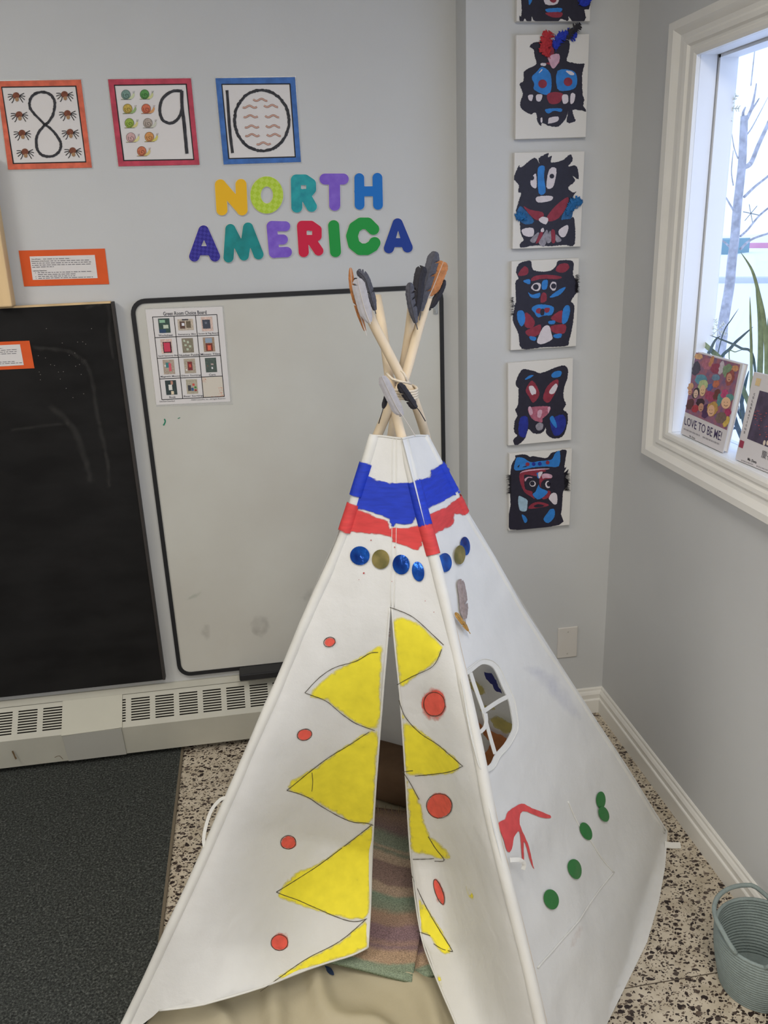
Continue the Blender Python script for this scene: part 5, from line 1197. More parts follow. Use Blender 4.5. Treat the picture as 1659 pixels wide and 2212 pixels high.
# --- right panel paint and discs
cg = crop(1000, 1650, 2.517)
paint('red_brushmark', cg([(185, 325), (235, 300), (255, 260), (340, 215), (400, 240), (505, 280), (495, 295), (430, 285), (345, 255), (320, 330), (370, 440), (415, 570), (380, 510), (340, 420), (345, 575), (325, 500), (315, 370), (280, 400), (265, 460), (235, 478), (210, 400)]), map_right, M_brush('brushmark_red', (212, 80, 80), 0.65, scale=40, lo=-0.7, hi=-0.1), 0.0015, 4, 8, 0.4, 3)
paint('pink_stain', [(1248, 1990), (1262, 2000), (1250, 2030), (1225, 2060), (1222, 2040)], map_right, M_brush('pink_stain', (206, 150, 120), 0.8, scale=80, lo=0.5, hi=2.0, full=0.35), 0.0015, 8, 8)
paint('blue_stain', [(1115, 1440), (1180, 1430), (1245, 1500), (1270, 1570), (1230, 1560), (1160, 1480)], map_right, M_brush('blue_stain', (120, 130, 190), 0.8, scale=25, lo=0.4, hi=2.2, full=0.35), 0.0015, 22, 10)
m_green = M('foil_green', (22, 112, 44), 0.35, spec=0.5); m_dblue = M('foil_blue', (36, 104, 206), 0.14, metal=0.5, col2=(20, 44, 122), scale=22, bump=0.3, bscale=45); m_gold = M('foil_gold', (186, 168, 108), 0.15, metal=0.5, col2=(124, 118, 74), scale=25, bump=0.3, bscale=45)
def disc(x, y, rx, ry, rot, mp, mat, off=0.003):
    lp = ell(x, y, rx, ry, 26, rot); P = [mp(off)(*p) for p in lp]; n = len(P); c = mp(off + 0.0006)(x, y); nrm = (PR.n if mp is map_right else PF.n)
    v = P + [p + nrm * 0.0008 for p in P] + [c + nrm * 0.0008]
    f = [(i, (i + 1) % n, n + (i + 1) % n, n + i) for i in range(n)] + [(n + i, n + (i + 1) % n, 2 * n) for i in range(n)]
    obj('sequin_disc', v, f, mat, tp, recalc=True)
for x, y, rx, ry, rot, mt in ((400, 1257, 93, 91, 0, m_dblue), (600, 1292, 86, 94, 0, m_gold), (800, 1343, 82, 96, -0.1, m_dblue), (962, 1410, 58, 97, -0.15, m_dblue)):
    disc(690 + x / 4.484, 920 + y / 4.484, rx / 4.484, ry / 4.484, rot, map_front, mt)
for x, y, rx, ry, rot, mt, of in ((1190, 1330, 68, 92, 0, m_dblue, 0.003), (1397, 1168, 46, 90, -0.12, m_dblue, 0.003), (1337, 1255, 55, 93, 0.05, m_gold, 0.005)):
    disc(690 + x / 4.484, 920 + y / 4.484, rx / 4.484, ry / 4.484, rot, map_right, mt, of)
for x, y, rx, ry, rot, of in ((773, 195, 23, 46, -0.12, 0.003), (788, 272, 24, 44, -0.35, 0.005), (702, 365, 25, 50, -0.3, 0.003), (630, 572, 37, 55, -0.12, 0.003), (484, 737, 40, 55, 0, 0.003)):
    disc(1000 + x / 2.517, 1650 + y / 2.517, rx / 2.517, ry / 2.517, rot, map_right, m_green, of)
feather('feather', [(988, 1252), (993, 1285), (998, 1330), (1003, 1357)], 19, map_right(0.004), M('feather_taupe', (150, 136, 132), 0.7, var=0.15, scale=150), tp, 0.24, seed=50, split=0.1)
feather('feather', [(969, 1326), (980, 1340), (992, 1354), (1004, 1371)], 10, map_right(0.012), M('feather_amber', (176, 134, 70), 0.7, var=0.2, scale=150), tp, 0.1, seed=51, split=0.1)
# paint seen on the inner faces of the rear panels
def inner(pl, pts, mat, name, feather=6): Flat().poly(pts, jag=1.2, step=4, grid=8, feather=feather).obj(name, lambda x, y: pl.hit(x, y, 0.022), mat, tp, use_cov=True)
m_ib = M_brush('inner_orange', (210, 138, 92), 0.8, scale=30, lo=-0.4, hi=0.0); m_iy = M_brush('inner_yellow', (210, 194, 96), 0.8, scale=30, lo=-0.3, hi=0.3, full=0.85); m_in = M_brush('inner_navy', (62, 66, 134), 0.8, scale=60, lo=-0.3, hi=-0.05)
inner(PBR, cw([(280, 1050), (420, 1090), (520, 1180), (680, 1270), (840, 1340), (990, 1430), (1000, 1700), (720, 2000), (430, 2000), (450, 1710), (560, 1620), (620, 1560), (640, 1450), (480, 1250), (300, 1180)]), m_ib, 'inner_paint')
inner(PBR, cw([(280, 400), (380, 420), (560, 560), (570, 640), (420, 690), (330, 560)]), m_iy, 'inner_paint'); inner(PBR, cw([(470, 900), (560, 840), (700, 850), (720, 900), (500, 960)]), m_iy, 'inner_paint')
inner(PBR, cw([(620, 1060), (740, 1010), (900, 1080), (1010, 1150), (1020, 1260), (900, 1330), (720, 1200)]), m_iy, 'inner_paint'); inner(PBR, cw([(190, 530), (230, 470), (250, 590), (200, 600)]), m_iy, 'inner_paint')
inner(PBR, cw([(550, 290), (660, 310), (740, 430), (840, 640), (720, 590), (680, 500), (570, 400)]), m_in, 'inner_paint', 3)
inner(PBR, [(838, 1316), (850, 1316), (852, 1372), (838, 1376)], m_tred, 'inner_paint')
# tie ribbons
def ribbon(pts, w, name='tie_ribbon'):
    v = []; q = catmull(pts, 6)
    for i, p in enumerate(q):
        d = (q[min(i + 1, len(q) - 1)] - q[max(i - 1, 0)]).normalized(); a = d.cross((CAM - p).normalized()).normalized()
        v += [p + a * w / 2, p - a * w / 2]
    o = obj(name, v, [(2 * i, 2 * i + 1, 2 * i + 3, 2 * i + 2) for i in range(len(q) - 1)], m_hem, tp, recalc=False); s_ = o.modifiers.new('th', 'SOLIDIFY'); s_.thickness = 0.0012
ribbon([PF.hit(494, 1722, 0.006), PF.hit(478, 1726, 0.002), PF.hit(458, 1748, 0), PF.hit(446, 1780, 0), PF.hit(440, 1812, 0), PF.hit(442, 1834, -0.004), PF.hit(452, 1846, -0.012)], 0.007)
ribbon([PR.hit(1088, 1858, 0.014), PR.hit(1102, 1858, 0.02), PR.hit(1112, 1866, 0.02), PR.hit(1116, 1878, 0.014)], 0.008)
ribbon([onZ(1436, 1824, 0.012), onZ(1452, 1826, 0.010), onZ(1470, 1826, 0.008)], 0.016)

# ================================================================== INSIDE THE TEEPEE
# cream floor cloth: rumpled sheet filling the base
m_mat = cloth_mat('floor_cloth', (206, 196, 168))
v = []; f = []; n1, n2 = 130, 110
A_, B_, C_, D_ = FL + Vector((0.03, 0.0, 0)), FF + Vector((0, 0.06, 0)), FR + Vector((-0.06, 0, 0)), FB + Vector((0.0, -0.05, 0))
for j in range(n2 + 1):
    for i in range(n1 + 1):
        u, w = i / n1, j / n2; p = A_.lerp(B_, u).lerp(D_.lerp(C_, u), w)
        px, py = project(p); e = min(1, min(u, 1 - u, w, 1 - w) * 14)
        rid = (px - 760) * 0.83 - (py - 2080) * 0.62        # folds fanning out to the front right
        h = 0.030 * abs(math.sin(rid * 0.022 + 2.2 * noise.noise(Vector((px * 0.005, py * 0.005, 0))))) ** 5 * sm((py - 2040) / 100)
        h += 0.003 * noise.noise(Vector((p.x * 9, p.y * 9, 2)))
        v.append((p.x, p.y, 0.0095 + (h + 0.003) * e))
for j in range(n2):
    for i in range(n1): k = j * (n1 + 1) + i; f.append((k, k + 1, k + n1 + 2, k + n1 + 1))
mo = obj('floor_cloth', v, f, m_mat, None, smooth=True, recalc=False); tag(mo, 'rumpled cream floor cloth spread inside the teepee', 'cloth')
s_ = mo.modifiers.new('th', 'SOLIDIFY'); s_.thickness = 0.002; s_.offset = 1
# striped woven blanket
def blanket_mat():
    m = bpy.data.materials.new('woven_blanket'); m.use_nodes = True; nt = m.node_tree; b = nt.nodes['Principled BSDF']; L = nt.links.new
    at = nt.nodes.new('ShaderNodeAttribute'); at.attribute_name = 'cov'; tc = nt.nodes.new('ShaderNodeTexCoord')
    n = nt.nodes.new('ShaderNodeTexNoise'); n.inputs['Scale'].default_value = 30; n.inputs['Detail'].default_value = 6; L(tc.outputs['Object'], n.inputs['Vector'])
    ad = nt.nodes.new('ShaderNodeMath'); ad.operation = 'MULTIPLY_ADD'; ad.inputs[1].default_value = 0.03; L(n.outputs['Fac'], ad.inputs[0]); L(at.outputs['Fac'], ad.inputs[2])
    r = nt.nodes.new('ShaderNodeValToRGB'); cr = r.color_ramp; cols = [(0.0, (142, 120, 112)), (0.10, (164, 138, 119)), (0.19, (142, 121, 116)), (0.235, (140, 147, 128)), (0.30, (144, 152, 133)), (0.315, (184, 165, 142)), (0.335, (137, 144, 126)), (0.355, (189, 168, 145)), (0.39, (183, 161, 139)), (0.405, (142, 119, 112)), (0.42, (146, 123, 114)), (0.505, (147, 124, 115)), (0.52, (185, 162, 140)), (0.56, (184, 161, 140)), (0.58, (137, 154, 133)), (0.645, (145, 151, 130)), (0.68, (176, 147, 125)), (0.735, (169, 141, 124)), (0.755, (152, 125, 128)), (0.82, (148, 122, 127)), (0.85, (168, 139, 127)), (0.87, (148, 123, 127)), (0.90, (187, 159, 133)), (0.955, (184, 157, 132)), (0.97, (144, 157, 136)), (1.0, (142, 156, 134))]
    while len(cr.elements) > 1: cr.elements.remove(cr.elements[-1])
    cr.elements[0].position = 0; cr.elements[0].color = lin(cols[0][1])
    for p_, c_ in cols[1:]: e = cr.elements.new(p_); e.color = lin(c_)
    L(ad.outputs[0], r.inputs[0])
    w = nt.nodes.new('ShaderNodeTexNoise'); w.inputs['Scale'].default_value = 330; w.inputs['Detail'].default_value = 2; L(tc.outputs['Object'], w.inputs['Vector'])
    mr = nt.nodes.new('ShaderNodeMapRange'); mr.inputs['From Min'].default_value = 0.3; mr.inputs['From Max'].default_value = 0.7; mr.inputs['To Min'].default_value = 0.6; mr.inputs['To Max'].default_value = 1.2; L(w.outputs['Fac'], mr.inputs['Value'])
    mu = nt.nodes.new('ShaderNodeMix'); mu.data_type = 'RGBA'; mu.blend_type = 'MULTIPLY'; mu.inputs[0].default_value = 1.0; L(r.outputs[0], mu.inputs[6]); L(mr.outputs[0], mu.inputs[7])
    L(mu.outputs[2], b.inputs['Base Color']); b.inputs['Roughness'].default_value = 0.95; b.inputs['Specular IOR Level'].default_value = 0.05
    bp = nt.nodes.new('ShaderNodeBump'); bp.inputs['Strength'].default_value = 0.6; bp.inputs['Distance'].default_value = 0.004; L(w.outputs['Fac'], bp.inputs['Height']); L(bp.outputs[0], b.inputs['Normal'])
    return m
m_blk = blanket_mat()
bl = thing('woven_blanket', 'striped woven blanket in purple, tan and sea green lying inside the door', 'blanket', (0.25, 1.7, 0.02))
def blz(x, y): return 0.026 + 0.006 * noise.noise(Vector((x * 7, y * 7, 4))) + 0.035 * sm((y - 1.62) / 0.3) * sm((2.1 - y) / 0.2)
def blank(name, quad, dz, n=36):
    v = []; f = []; c = []; P = [onZ(*p, 0.03) for p in quad]
    for j in range(n + 1):
        for i in range(n + 1):
            u, w = i / n, j / n; p = P[0].lerp(P[1], u).lerp(P[3].lerp(P[2], u), w)
            z = blz(p.x, p.y) + dz
            v.append((p.x, p.y, z)); c.append(min(1, max(0, w + 0.018 * math.sin(u * 7) + 0.05 * (u - 0.5))))
    for j in range(n):
        for i in range(n): k = j * (n + 1) + i; f.append((k, k + 1, k + n + 2, k + n + 1))
    o = obj(name, v, f, m_blk, bl, smooth=True, recalc=False, cov=c); s_ = o.modifiers.new('th', 'SOLIDIFY'); s_.thickness = 0.010; s_.offset = -1; return o
blank('top_fold', [(770, 1755), (950, 1790), (890, 2128), (660, 2072)], 0.006); blank('under_fold', [(840, 1790), (1000, 1800), (1035, 2078), (880, 2118)], -0.006)
g = G(); rr = random.Random(9)
for k in range(34):
    x = 806 + 78 * k / 33; p = onZ(x, 1786 + 6 * math.sin(k), 0.03); p.z = blz(p.x, p.y) + 0.008; d = Vector((rr.uniform(-0.4, 0.4), 1, rr.uniform(-0.1, 0.6))).normalized() * rr.uniform(0.02, 0.045)
    g.tube([p, p + d * 0.5 + Vector((0, 0, 0.006)), p + d], [0.0012, 0.0011, 0.0006], 4)
fr_ = g.obj('fringe', M('blanket_fringe', (150, 128, 100), 0.9), bl); fr_['kind'] = 'stuff'
# brown cushion at the back
cu = []; cf = []; n = 16; cc0 = Vector((0.335, 2.125, 0.012)); axx = (FR - FB).normalized(); ayy = Vector((-axx.y, axx.x, 0))
for j in range(n + 1):
    for i in range(2 * n):
        th = math.pi * j / n; ph = math.pi * i / n
        ex = lambda c: math.copysign(abs(c) ** 0.45, c)
        cu.append(cc0 + axx * 0.20 * ex(math.sin(th)) * ex(math.cos(ph)) + ayy * 0.085 * ex(math.sin(th)) * ex(math.sin(ph)) + Vector((0, 0, 0.062 + 0.062 * ex(math.cos(th)))))
for j in range(n):
    for i in range(2 * n): cf.append((j * 2 * n + i, (j + 1) * 2 * n + i, (j + 1) * 2 * n + (i + 1) % (2 * n), j * 2 * n + (i + 1) % (2 * n)))
co = obj('floor_cushion', cu, cf, M('brown_cloth', (126, 100, 78), 0.9, var=0.08, scale=20), None, smooth=True); tag(co, 'dark brown cushion at the back inside the teepee', 'cushion')
# navy paint dabs on the cloth
Flat().poly([(702, 2086), (716, 2092), (722, 2106), (712, 2104), (700, 2092)], smooth=2).obj('blue_dab', lambda x, y: onZ(x, y, 0.019), M('dab_navy', (44, 60, 90), 0.7), mo)
Flat().poly([(768, 2206), (773, 2204), (775, 2218), (766, 2220)], smooth=2).obj('blue_dab', lambda x, y: onZ(x, y, 0.0195), M('dab_navy', (44, 60, 90), 0.7), mo)

# ================================================================== ROPE BASKET
m_bask = M('rope_basket', (138, 150, 148), 0.85, var=0.06, scale=40, bump=0.5, bscale=350)
BC = Vector((1.002, 1.315, 0)); bh, rt, rb = 0.145, 0.098, 0.078
bk = thing('rope_basket', 'grey green coiled rope basket with loop handle beside the baseboard', 'basket', (BC.x, BC.y, 0))
def ring(r, z, rad, n=44, bx=0.0): return G().tube([BC + Vector((r * math.cos(2 * math.pi * k / n) + bx, r * math.sin(2 * math.pi * k / n), z)) for k in range(n)], rad, 7, True)
NC = 20
for k in range(NC):
    t = k / (NC - 1); r = rb + (rt - rb) * math.sin(t * math.pi / 2); ring(r, 0.0042 + t * (bh - 0.004), 0.0043, 40).obj('rope_ring', m_bask, bk, smooth=True)
v = [BC + Vector((rb * math.cos(2 * math.pi * k / 40), rb * math.sin(2 * math.pi * k / 40), z)) for z in (0.001, 0.006) for k in range(40)]
obj('base', v, [tuple(range(40))[::-1], tuple(range(40, 80))] + [(k, (k + 1) % 40, 40 + (k + 1) % 40, 40 + k) for k in range(40)], m_bask, bk)
for a0, a1 in ((48, 206), (-120, 30)):
    pts = []
    for k in range(25):
        t = k / 24; a = math.radians(a0 + (a1 - a0) * t); up_ = 0.030 * min(1, math.sin(math.pi * t) * 2.2)
        pts.append(BC + Vector(((rt + 0.003 + up_ * 0.12) * math.cos(a), (rt + 0.003 + up_ * 0.12) * math.sin(a), bh + 0.004 + up_)))
    for p in pts: p.x = min(p.x, XR - 0.008)
    G().tube(pts, 0.0052, 8).obj('handle', m_bask, bk, smooth=True)
# dark navy fabric bag at the corner of the picture
g = G(); nb = onZ(1672, 2225, 0) + Vector((0.022, -0.030, 0)); g.ball(nb + Vector((0, 0, 0.024)), 0.058, 0.042, 0.024, 18, 10)
no = g.obj('navy_pouch', M('navy_cloth', (30, 26, 54), 0.85, var=0.1, scale=40), smooth=True); tag(no, 'dark navy soft pouch at the lower right picture corner', 'pouch')

# ================================================================== BOOKS ON THE SILL
ZS = WZ0 + 0.0005
m_cov = M('book_white_cover', (214, 210, 212), 0.4); m_pages = M('book_pages', (226, 222, 214), 0.8, var=0.05, scale=400, stretch=(1, 1, 0.05))
def book(name, label, bl_px, br, tl_px, tilt_x, w_m, h_m, th):
    B0 = onZ(*bl_px, ZS); B1 = onZ(*br, ZS); T0 = onX(*tl_px, B0.x + tilt_x)
    ux = (B1 - B0).normalized(); uz = (T0 - B0); uz = (uz - ux * uz.dot(ux)).normalized(); nn = ux.cross(uz).normalized()
    if (CAM - B0).dot(nn) < 0: nn = -nn
    k = thing(name, label, 'book', tuple(B0 + ux * w_m / 2), 'books on the window sill')
    lift = Vector((0, 0, max(0, th * nn.z) + 0.0004))
    P = lambda a, b, c: B0 + lift + ux * a + uz * b - nn * c
    def blk(nm, a0, a1, b0, b1, c0, c1, mt): return G().hexa([P(a0, b0, c0), P(a1, b0, c0), P(a1, b1, c0), P(a0, b1, c0)], [P(a0, b0, c1), P(a1, b0, c1), P(a1, b1, c1), P(a0, b1, c1)]).obj(nm, mt, k)
    blk('front_cover', 0, w_m, 0, h_m, 0, 0.0018, m_cov); blk('back_cover', 0, w_m, 0, h_m, th - 0.0018, th, m_cov)
    blk('page_block', 0.004, w_m - 0.005, 0.003, h_m - 0.003, 0.0018, th - 0.0018, m_pages); blk('spine', 0, 0.0018, 0, h_m, 0.0018, th - 0.0018, m_cov)
    pl = Plane(P(0, 0, 0), P(w_m, 0, 0), P(0, h_m, 0))
    return k, (lambda off: (lambda x, y: pl.hit(x, y, off))), w_m, h_m
W1 = (onZ(1561, 980, ZS) - onZ(1470, 938, ZS)).length
T0 = onX(1503, 761, onZ(1470, 938, ZS).x + 0.03); H1 = (T0 - onZ(1470, 938, ZS)).length
k1_, mp1, _, _ = book('picture_book', 'picture book titled LOVE TO BE ME! leaning in the window', (1470, 938), (1561, 980), (1503, 761), 0.03, W1, H1, 0.014)
cbk = crop(1450, 740, 7.134)
Q1 = cbk([(385, 152), (1065, 340), (790, 1705), (148, 1400)])
art = cbk([(385, 152), (1065, 340), (858, 1350), (215, 1068)])
Flat().poly(art, grid=6).obj('cover_art', mp1(0.0004), M('art_ground', (166, 104, 116), 0.5, var=0.35, scale=60, col2=(120, 96, 130)), k1_)
BL_ = [((212, 166, 120), 420, 215, 60, 45), ((70, 66, 84), 390, 400, 62, 110), ((176, 110, 128), 560, 330, 80, 90), ((196, 140, 96), 620, 290, 26, 90), ((150, 70, 92), 690, 400, 80, 80), ((196, 186, 196), 780, 390, 40, 110), ((126, 150, 120), 870, 430, 70, 110), ((206, 150, 110), 985, 400, 50, 50), ((150, 84, 80), 910, 540, 62, 130),
       ((96, 150, 170), 460, 570, 90, 80), ((176, 190, 140), 490, 660, 70, 90), ((84, 100, 160), 600, 690, 40, 60), ((110, 140, 166), 690, 540, 60, 50), ((186, 110, 84), 690, 640, 46, 60), ((160, 72, 100), 620, 830, 100, 80), ((110, 64, 60), 700, 800, 44, 90), ((90, 140, 140), 760, 860, 40, 130), ((186, 76, 120), 820, 790, 50, 70),
       ((206, 160, 120), 300, 680, 40, 60), ((64, 56, 64), 380, 780, 44, 90), ((92, 54, 56), 290, 950, 50, 90), ((170, 60, 70), 370, 1020, 50, 60), ((60, 40, 50), 450, 920, 60, 60), ((84, 54, 92), 540, 1060, 60, 110), ((190, 150, 84), 640, 1020, 80, 120), ((100, 150, 146), 900, 850, 60, 60), ((170, 60, 100), 870, 1080, 50, 60), ((206, 176, 90), 850, 1220, 40, 90), ((120, 100, 90), 770, 1160, 80, 90)]
for i, (c_, x, y, rx, ry) in enumerate(BL_):
    Flat().poly(cbk(ell(x, y, rx, ry, 14, 0.3)), jag=1.5, step=3).obj('art_patch', mp1(0.0006 + 0.00002 * i), M('art_%d' % i, c_, 0.5, var=0.15, scale=120), k1_)
for i, (x, y, rx, ry, c_) in enumerate(((490, 740, 44, 90, (226, 190, 150)), (385, 790, 34, 66, (222, 190, 170)), (850, 930, 72, 90, (230, 186, 150)), (620, 1050, 54, 90, (226, 180, 146)), (465, 1000, 40, 66, (200, 150, 126)), (295, 760, 30, 50, (214, 160, 130)), (900, 540, 40, 66, (206, 150, 124)))):
    fc = Flat().poly(cbk(ell(x, y, rx, ry, 18, 0.15))).obj('art_face', mp1(0.0013), M('art_face_%d' % i, c_, 0.5), k1_)
    for dx in (-0.35, 0.3): Flat().poly(cbk(ell(x + dx * rx, y - 0.1 * ry, 5, 6, 8))).obj('art_eye', mp1(0.0015), m_ink, fc)
    Flat().strip(cbk([(x - 0.4 * rx, y + 0.35 * ry), (x, y + 0.55 * ry), (x + 0.4 * rx, y + 0.4 * ry)]), 0.9).obj('art_smile', mp1(0.0015), m_ink, fc)
Flat().text('LOVE TO BE ME!', cbk([(212, 1135), (790, 1375), (765, 1518), (205, 1262)]), 0.004).obj('title_print', mp1(0.0006), M('title_violet', (70, 58, 96), 0.5), k1_)
fl = Flat(); wq = cbk([(195, 1305), (750, 1545), (742, 1590), (190, 1345)])
words(fl, wq, 0.0, 0.45, 0.5, 0.5, 5); words(fl, wq, 0.53, 1.0, 0.5, 0.5, 6); fl.obj('small_print', mp1(0.0006), M('faint_print', (160, 156, 160), 0.6), k1_)
Flat().text('Ms. Dora', cbk([(285, 1425), (372, 1465), (368, 1492), (282, 1450)]), 0.02).obj('owner_print', mp1(0.0006), m_text, k1_)
W2 = 0.245
b2l = onZ(1588, 993.7, ZS); b2r = onZ(1659, 1023, ZS); T0 = onX(1633.6, 806.6, b2l.x + 0.026); H2 = (T0 - b2l).length
k2_, mp2, _, _ = book('celebrations_book', 'white book with vertical title and dark photograph at the window edge', (1588, 993.7), (1659, 1023), (1633.6, 806.6), 0.026, W2, H2, 0.012)
Flat().poly(cbk([(1365, 738), (3000, 1180), (2800, 2150), (1170, 1480)]), grid=None).obj('cover_photo', mp2(0.0004), M('photo_dusk', (80, 70, 92), 0.4, var=0.25, scale=40), k2_)
rr = random.Random(4)
for k in range(26):
    x = rr.uniform(1290, 1491); y = 1000 + rr.uniform(0, 420) + (x - 1300) * 0.3
    Flat().poly(cbk(ell(x, y, rr.uniform(4, 16), rr.uniform(3, 9), 8))).obj('photo_glint', mp2(0.0006), M('glint_red', (180, 84, 86), 0.5), k2_)
for x in (1437, 1490): Flat().poly(cbk(ell(x, 1545, 20, 42, 14, 0.2))).obj('photo_light', mp2(0.0006), M('lamp_cream', (220, 206, 190), 0.5), k2_)
for i, ch in enumerate('CELEBRATIONS'):
    t = i / 11; cx, cy = 1285 + (1132 - 1285) * t, 798 + (1385 - 798) * t
    Flat().text(ch, cbk([(cx - 11, cy - 22), (cx + 13, cy - 15), (cx + 9, cy + 20), (cx - 14, cy + 13)] if ch != 'I' else [(cx - 3, cy - 20), (cx + 4, cy - 18), (cx + 1, cy + 18), (cx - 6, cy + 16)]), 0.01).obj('title_letter', mp2(0.0006), m_text, k2_)
Flat().poly(cbk([(1318, 545), (1390, 562), (1360, 675), (1292, 655)])).obj('yellow_sticker', mp2(0.0006), M('sticker_yellow', (222, 196, 150), 0.5), k2_)
Flat().poly(cbk([(1068, 1498), (1130, 1524), (1103, 1632), (1040, 1605)])).obj('red_square', mp2(0.0006), M('square_red', (156, 62, 84), 0.5), k2_)
Flat().text('\u6176\u795d', cbk([(1405, 1650), (1570, 1712), (1552, 1835), (1388, 1772)])).obj('title_glyph', mp2(0.0006), m_text, k2_)
Flat().text('Ms. Dora', cbk([(1185, 1772), (1322, 1828), (1312, 1868), (1176, 1812)]), 0.03).obj('owner_print', mp2(0.0006), m_ink, k2_)
fl = Flat(); wq = cbk([(1085, 1790), (1600, 1990), (1590, 2030), (1078, 1832)]); words(fl, wq, 0.0, 0.36, 0.5, 0.4, 8); words(fl, wq, 0.45, 1.0, 0.5, 0.4, 9); fl.obj('small_print', mp2(0.0006), M('faint_print', (160, 156, 160), 0.6), k2_)

# ================================================================== PLANT BEHIND THE BOOKS
pt = thing('trough_plant', 'potted plant with long strap leaves behind the books on the sill', 'plant', (1.168, 1.66, WZ0))
m_leaf = M('leaf_green', (150, 170, 136), 0.5, var=0.2, scale=60); m_leaf2 = M('leaf_dark', (108, 132, 146), 0.5, var=0.2, scale=60)  # leaf colours are paled to carry the flare from the window
bevel(G().box(1.158, 1.190, 1.50, 1.80, WZ0 + 0.0004, WZ0 + 0.052).obj('trough', M('glazed_blue', (70, 96, 140), 0.3), pt), 0.004)
boxo('soil', 1.161, 1.187, 1.503, 1.797, WZ0 + 0.050, WZ0 + 0.054, M('soil', (60, 46, 38), 0.95), pt)
LV = [([(1648, 955), (1655, 850), (1656, 760), (1650, 690), (1640, 640), (1625, 585), (1600, 545)], 11, m_leaf), ([(1626, 960), (1638, 860), (1643, 760), (1642, 690), (1637, 640), (1632, 600)], 13, m_leaf), ([(1616, 965), (1622, 850), (1623, 760), (1621, 690), (1620, 640)], 7, m_leaf),
      ([(1650, 960), (1600, 830), (1562, 782), (1540, 760), (1515, 738)], 12, m_leaf), ([(1600, 950), (1556, 795), (1580, 750), (1605, 725), (1627, 706)], 7, m_leaf2), ([(1640, 940), (1628, 776), (1600, 752), (1570, 738), (1533, 724)], 6, m_leaf2), ([(1600, 930), (1536, 780), (1535, 758), (1545, 735), (1556, 726)], 7, m_leaf2), ([(1606, 925), (1575, 772), (1590, 760), (1616, 752)], 2.5, m_leaf),
      ([(1545, 790), (1562, 720), (1580, 690), (1596, 666)], 2.5, m_leaf2), ([(1612, 960), (1606, 900), (1600, 860), (1592, 838)], 9, m_leaf2), ([(1608, 965), (1592, 920), (1584, 895), (1576, 905)], 10, m_leaf2), ([(1612, 940), (1602, 880), (1610, 830), (1618, 800)], 8, m_leaf2), ([(1604, 965), (1596, 930), (1585, 925), (1577, 935)], 7, m_leaf2), ([(1600, 905), (1590, 870), (1598, 845), (1606, 822)], 6, m_leaf2), ([(1659, 900), (1668, 780), (1662, 700), (1672, 640)], 12, m_leaf)]
for i, (pts, w_, mt) in enumerate(LV):
    q = catmull([(a, b, 0) for a, b in pts], 6); n = len(q); v = []; f = []
    for j, p in enumerate(q):
        d = (q[min(j + 1, n - 1)] - q[max(j - 1, 0)]).normalized(); nn = Vector((-d.y, d.x, 0)); t = j / (n - 1)
        hw = w_ / 2 * min(1, 0.5 + t * 2) * (1 - t ** 4 * (0.2 if i == 3 else 0.95)); xx = min(1.1915, 1.171 + 0.008 * math.sin(i * 1.9) + 0.010 * t)
        v += [onX(p.x + nn.x * hw, p.y + nn.y * hw, xx), onX(p.x, p.y, xx + 0.0015), onX(p.x - nn.x * hw, p.y - nn.y * hw, xx)]
    for j in range(n - 1): k = 3 * j; f += [(k, k + 1, k + 4, k + 3), (k + 1, k + 2, k + 5, k + 4)]
    for p in v: p.z = max(p.z, WZ0 + 0.053 if p.y < 1.80 and p.y > 1.5 else WZ0 + 0.003)
    obj('leaf', v, f, mt, pt, smooth=True, recalc=False)

# ================================================================== SNOWFLAKE STICKERS ON THE GLASS
m_flake = M('sticker_white', (226, 236, 236), 0.4); m_flake2 = M('sticker_grey', (150, 168, 190), 0.4)
def flake(cx, cy, r, label, mat, lacy):
    c = onX(cx, cy, XG - 0.001); g_ = G(); R_ = r * (CAM - c).length / FPX
    w_ = R_ * (0.04 if lacy else 0.05)
    def bar(a, b): g_.tube([c + Vector((0, a[0], a[1])), c + Vector((0, b[0], b[1]))], w_, 4)
    for k in range(6):
        t = math.pi / 3 * k + 0.2; d = Vector((math.cos(t), math.sin(t))); s2 = 1.6
        bar((0, 0), (d.x * R_ * s2, d.y * R_))
        if lacy:
            for q in (0.4, 0.68, 0.88):
                for e in (-1, 1):
                    t2 = t + e * 0.9; bar((d.x * R_ * q * s2, d.y * R_ * q), (d.x * R_ * q * s2 + math.cos(t2) * R_ * 0.24 * s2, d.y * R_ * q + math.sin(t2) * R_ * 0.24))
    o = g_.obj('snowflake_sticker', mat); tag(o, label, 'sticker', 'snowflake stickers')
flake(1572, 234, 25, 'white lacy snowflake sticker high on the window pane', m_flake, True); flake(1622, 461, 17, 'thin six armed grey snowflake sticker beside the tree trunk', m_flake2, False); flake(1550, 713, 21, 'white lacy snowflake sticker low on the pane above the book', m_flake, True)

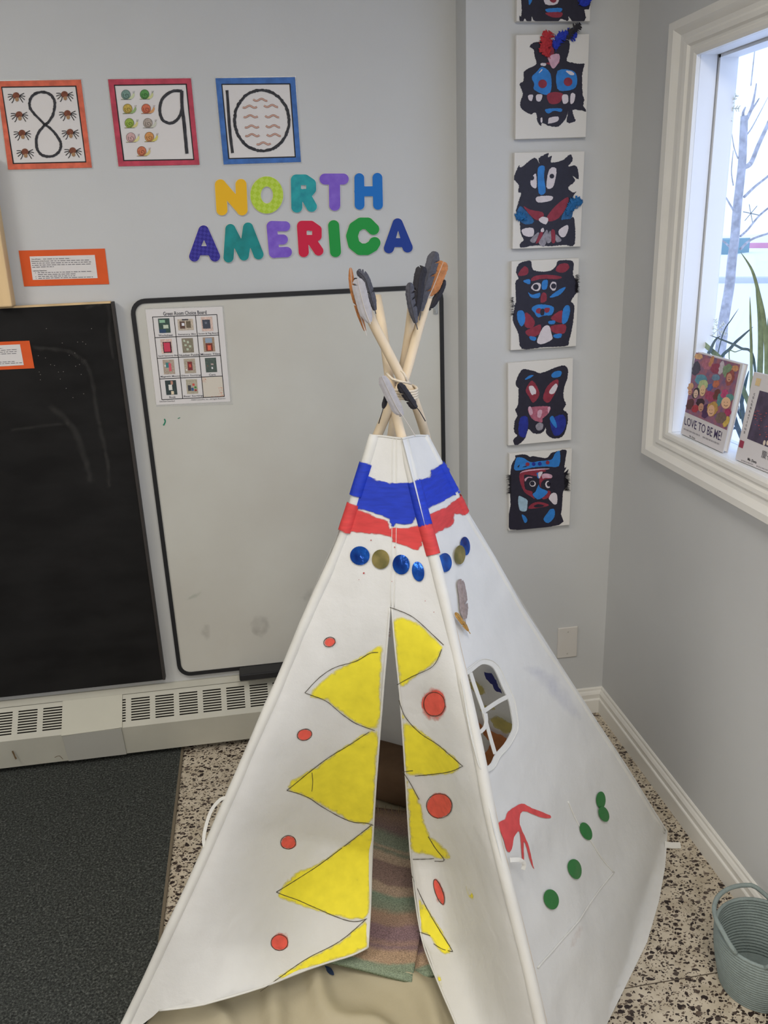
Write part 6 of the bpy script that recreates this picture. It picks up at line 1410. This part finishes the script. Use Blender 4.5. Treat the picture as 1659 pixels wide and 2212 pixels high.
# ================================================================== OUTSIDE
gr_ = G(); gr_.box(XO + 0.3, 60, -30, 60, -0.3, -0.2); go = gr_.obj('snowy_ground', M('snow', (236, 238, 244), 0.9)); go['kind'] = 'structure'
m_bark = M('bark', (164, 164, 170), 0.9, var=0.25, scale=20)
YT = 6.0; tb = onY(1558, 743, YT); tr = thing('bare_tree', 'leafless young tree standing outside the window', 'tree', (tb.x - 0.05, YT, -0.2))
pxm = (onY(1600, 400, YT) - CAM).dot(FW) / FPX
def limb(name, pts, w0, w1, par):
    q = catmull([onY(a, b, YT + dy) for a, b, dy in pts], 5); n = len(q)
    return G().tube(q, [(w0 + (w1 - w0) * i / (n - 1)) * pxm / 2 for i in range(n)], 8).obj(name, m_bark, par, smooth=True)
tbase = Vector((tb.x - 0.06, YT, -0.2)); q = [tbase, tbase.lerp(tb, 0.5)] + [onY(a, b, YT) for a, b in ((1558, 743), (1561, 707), (1567, 671), (1576, 617), (1581, 563), (1587, 517), (1592, 454), (1598, 400), (1603, 352), (1606, 290), (1608, 250))]
q = catmull(q, 4); n = len(q); trunk = G().tube(q, [(26 - 11 * i / n) * pxm / 2 for i in range(n)], 10).obj('trunk', m_bark, tr, smooth=True)
for pts, a, b in (([(1607, 268, 0), (1622, 238, 0.1), (1630, 205, 0.1), (1634, 180, 0.1)], 9, 2), ([(1607, 262, 0), (1605, 245, 0), (1610, 232, -.1)], 8, 3), ([(1622, 240, .1), (1634, 222, .1), (1640, 212, .1)], 5, 2), ([(1606, 362, 0), (1622, 352, 0.2), (1638, 314, 0.3), (1660, 266, 0.4), (1690, 200, 0.5)], 11, 8), ([(1608, 425, 0), (1632, 402, .2), (1662, 378, .3), (1700, 340, .4)], 6, 4),
                  ([(1600, 510, 0), (1609, 502, .1), (1617, 494, .1), (1640, 466, .2), (1664, 446, .3)], 5, 4), ([(1600, 538, 0), (1622, 518, .1), (1660, 504, .2), (1700, 490, .2)], 6, 4), ([(1584, 454, 0), (1570, 430, .1), (1561, 416, .1), (1550, 395, .2)], 4, 2), ([(1578, 535, 0), (1566, 524, .1), (1553, 515, .1)], 5, 3), ([(1594, 342, 0), (1586, 320, .1), (1580, 285, .1), (1574, 258, .1)], 3, 1), ([(1608, 296, 0), (1624, 276, .1), (1659, 210, .2)], 4, 1), ([(1584, 400, 0), (1580, 370, .1), (1584, 325, .1)], 3, 1.5), ([(1622, 185, .1), (1628, 130, .2), (1632, 92, .3)], 2.5, 2)):
    limb('branch', pts, a, b, tr)
def far(name, label, cat, px0, px1, py, h_px, col, depth):
    a = onZ(px0, py, -0.2); b = onZ(px1, py, -0.2); L_ = (a - CAM).length; h = h_px * L_ / FPX; d = (b - a).normalized(); nn = Vector((-d.y, d.x, 0)) * depth
    o = G().hexa([a, b, b + nn, a + nn], [p + Vector((0, 0, h)) for p in (a, b, b + nn, a + nn)]).obj(name, M(name + '_paint', col, 0.7)); tag(o, label, cat); return o
far('kerb_block', 'long pale blue kerb seen far outside past the tree trunk', 'kerb', 1540, 1760, 612, 10, (196, 202, 214), 0.5)
far('red_barrier', 'faint red barrier far outside to the right of the trunk', 'barrier', 1612, 1800, 536, 9, (214, 150, 176), 0.5)
far('teal_shed', 'pale teal low shed far outside at left of the trunk', 'shed', 1500, 1574, 550, 27, (110, 150, 160), 2.0)
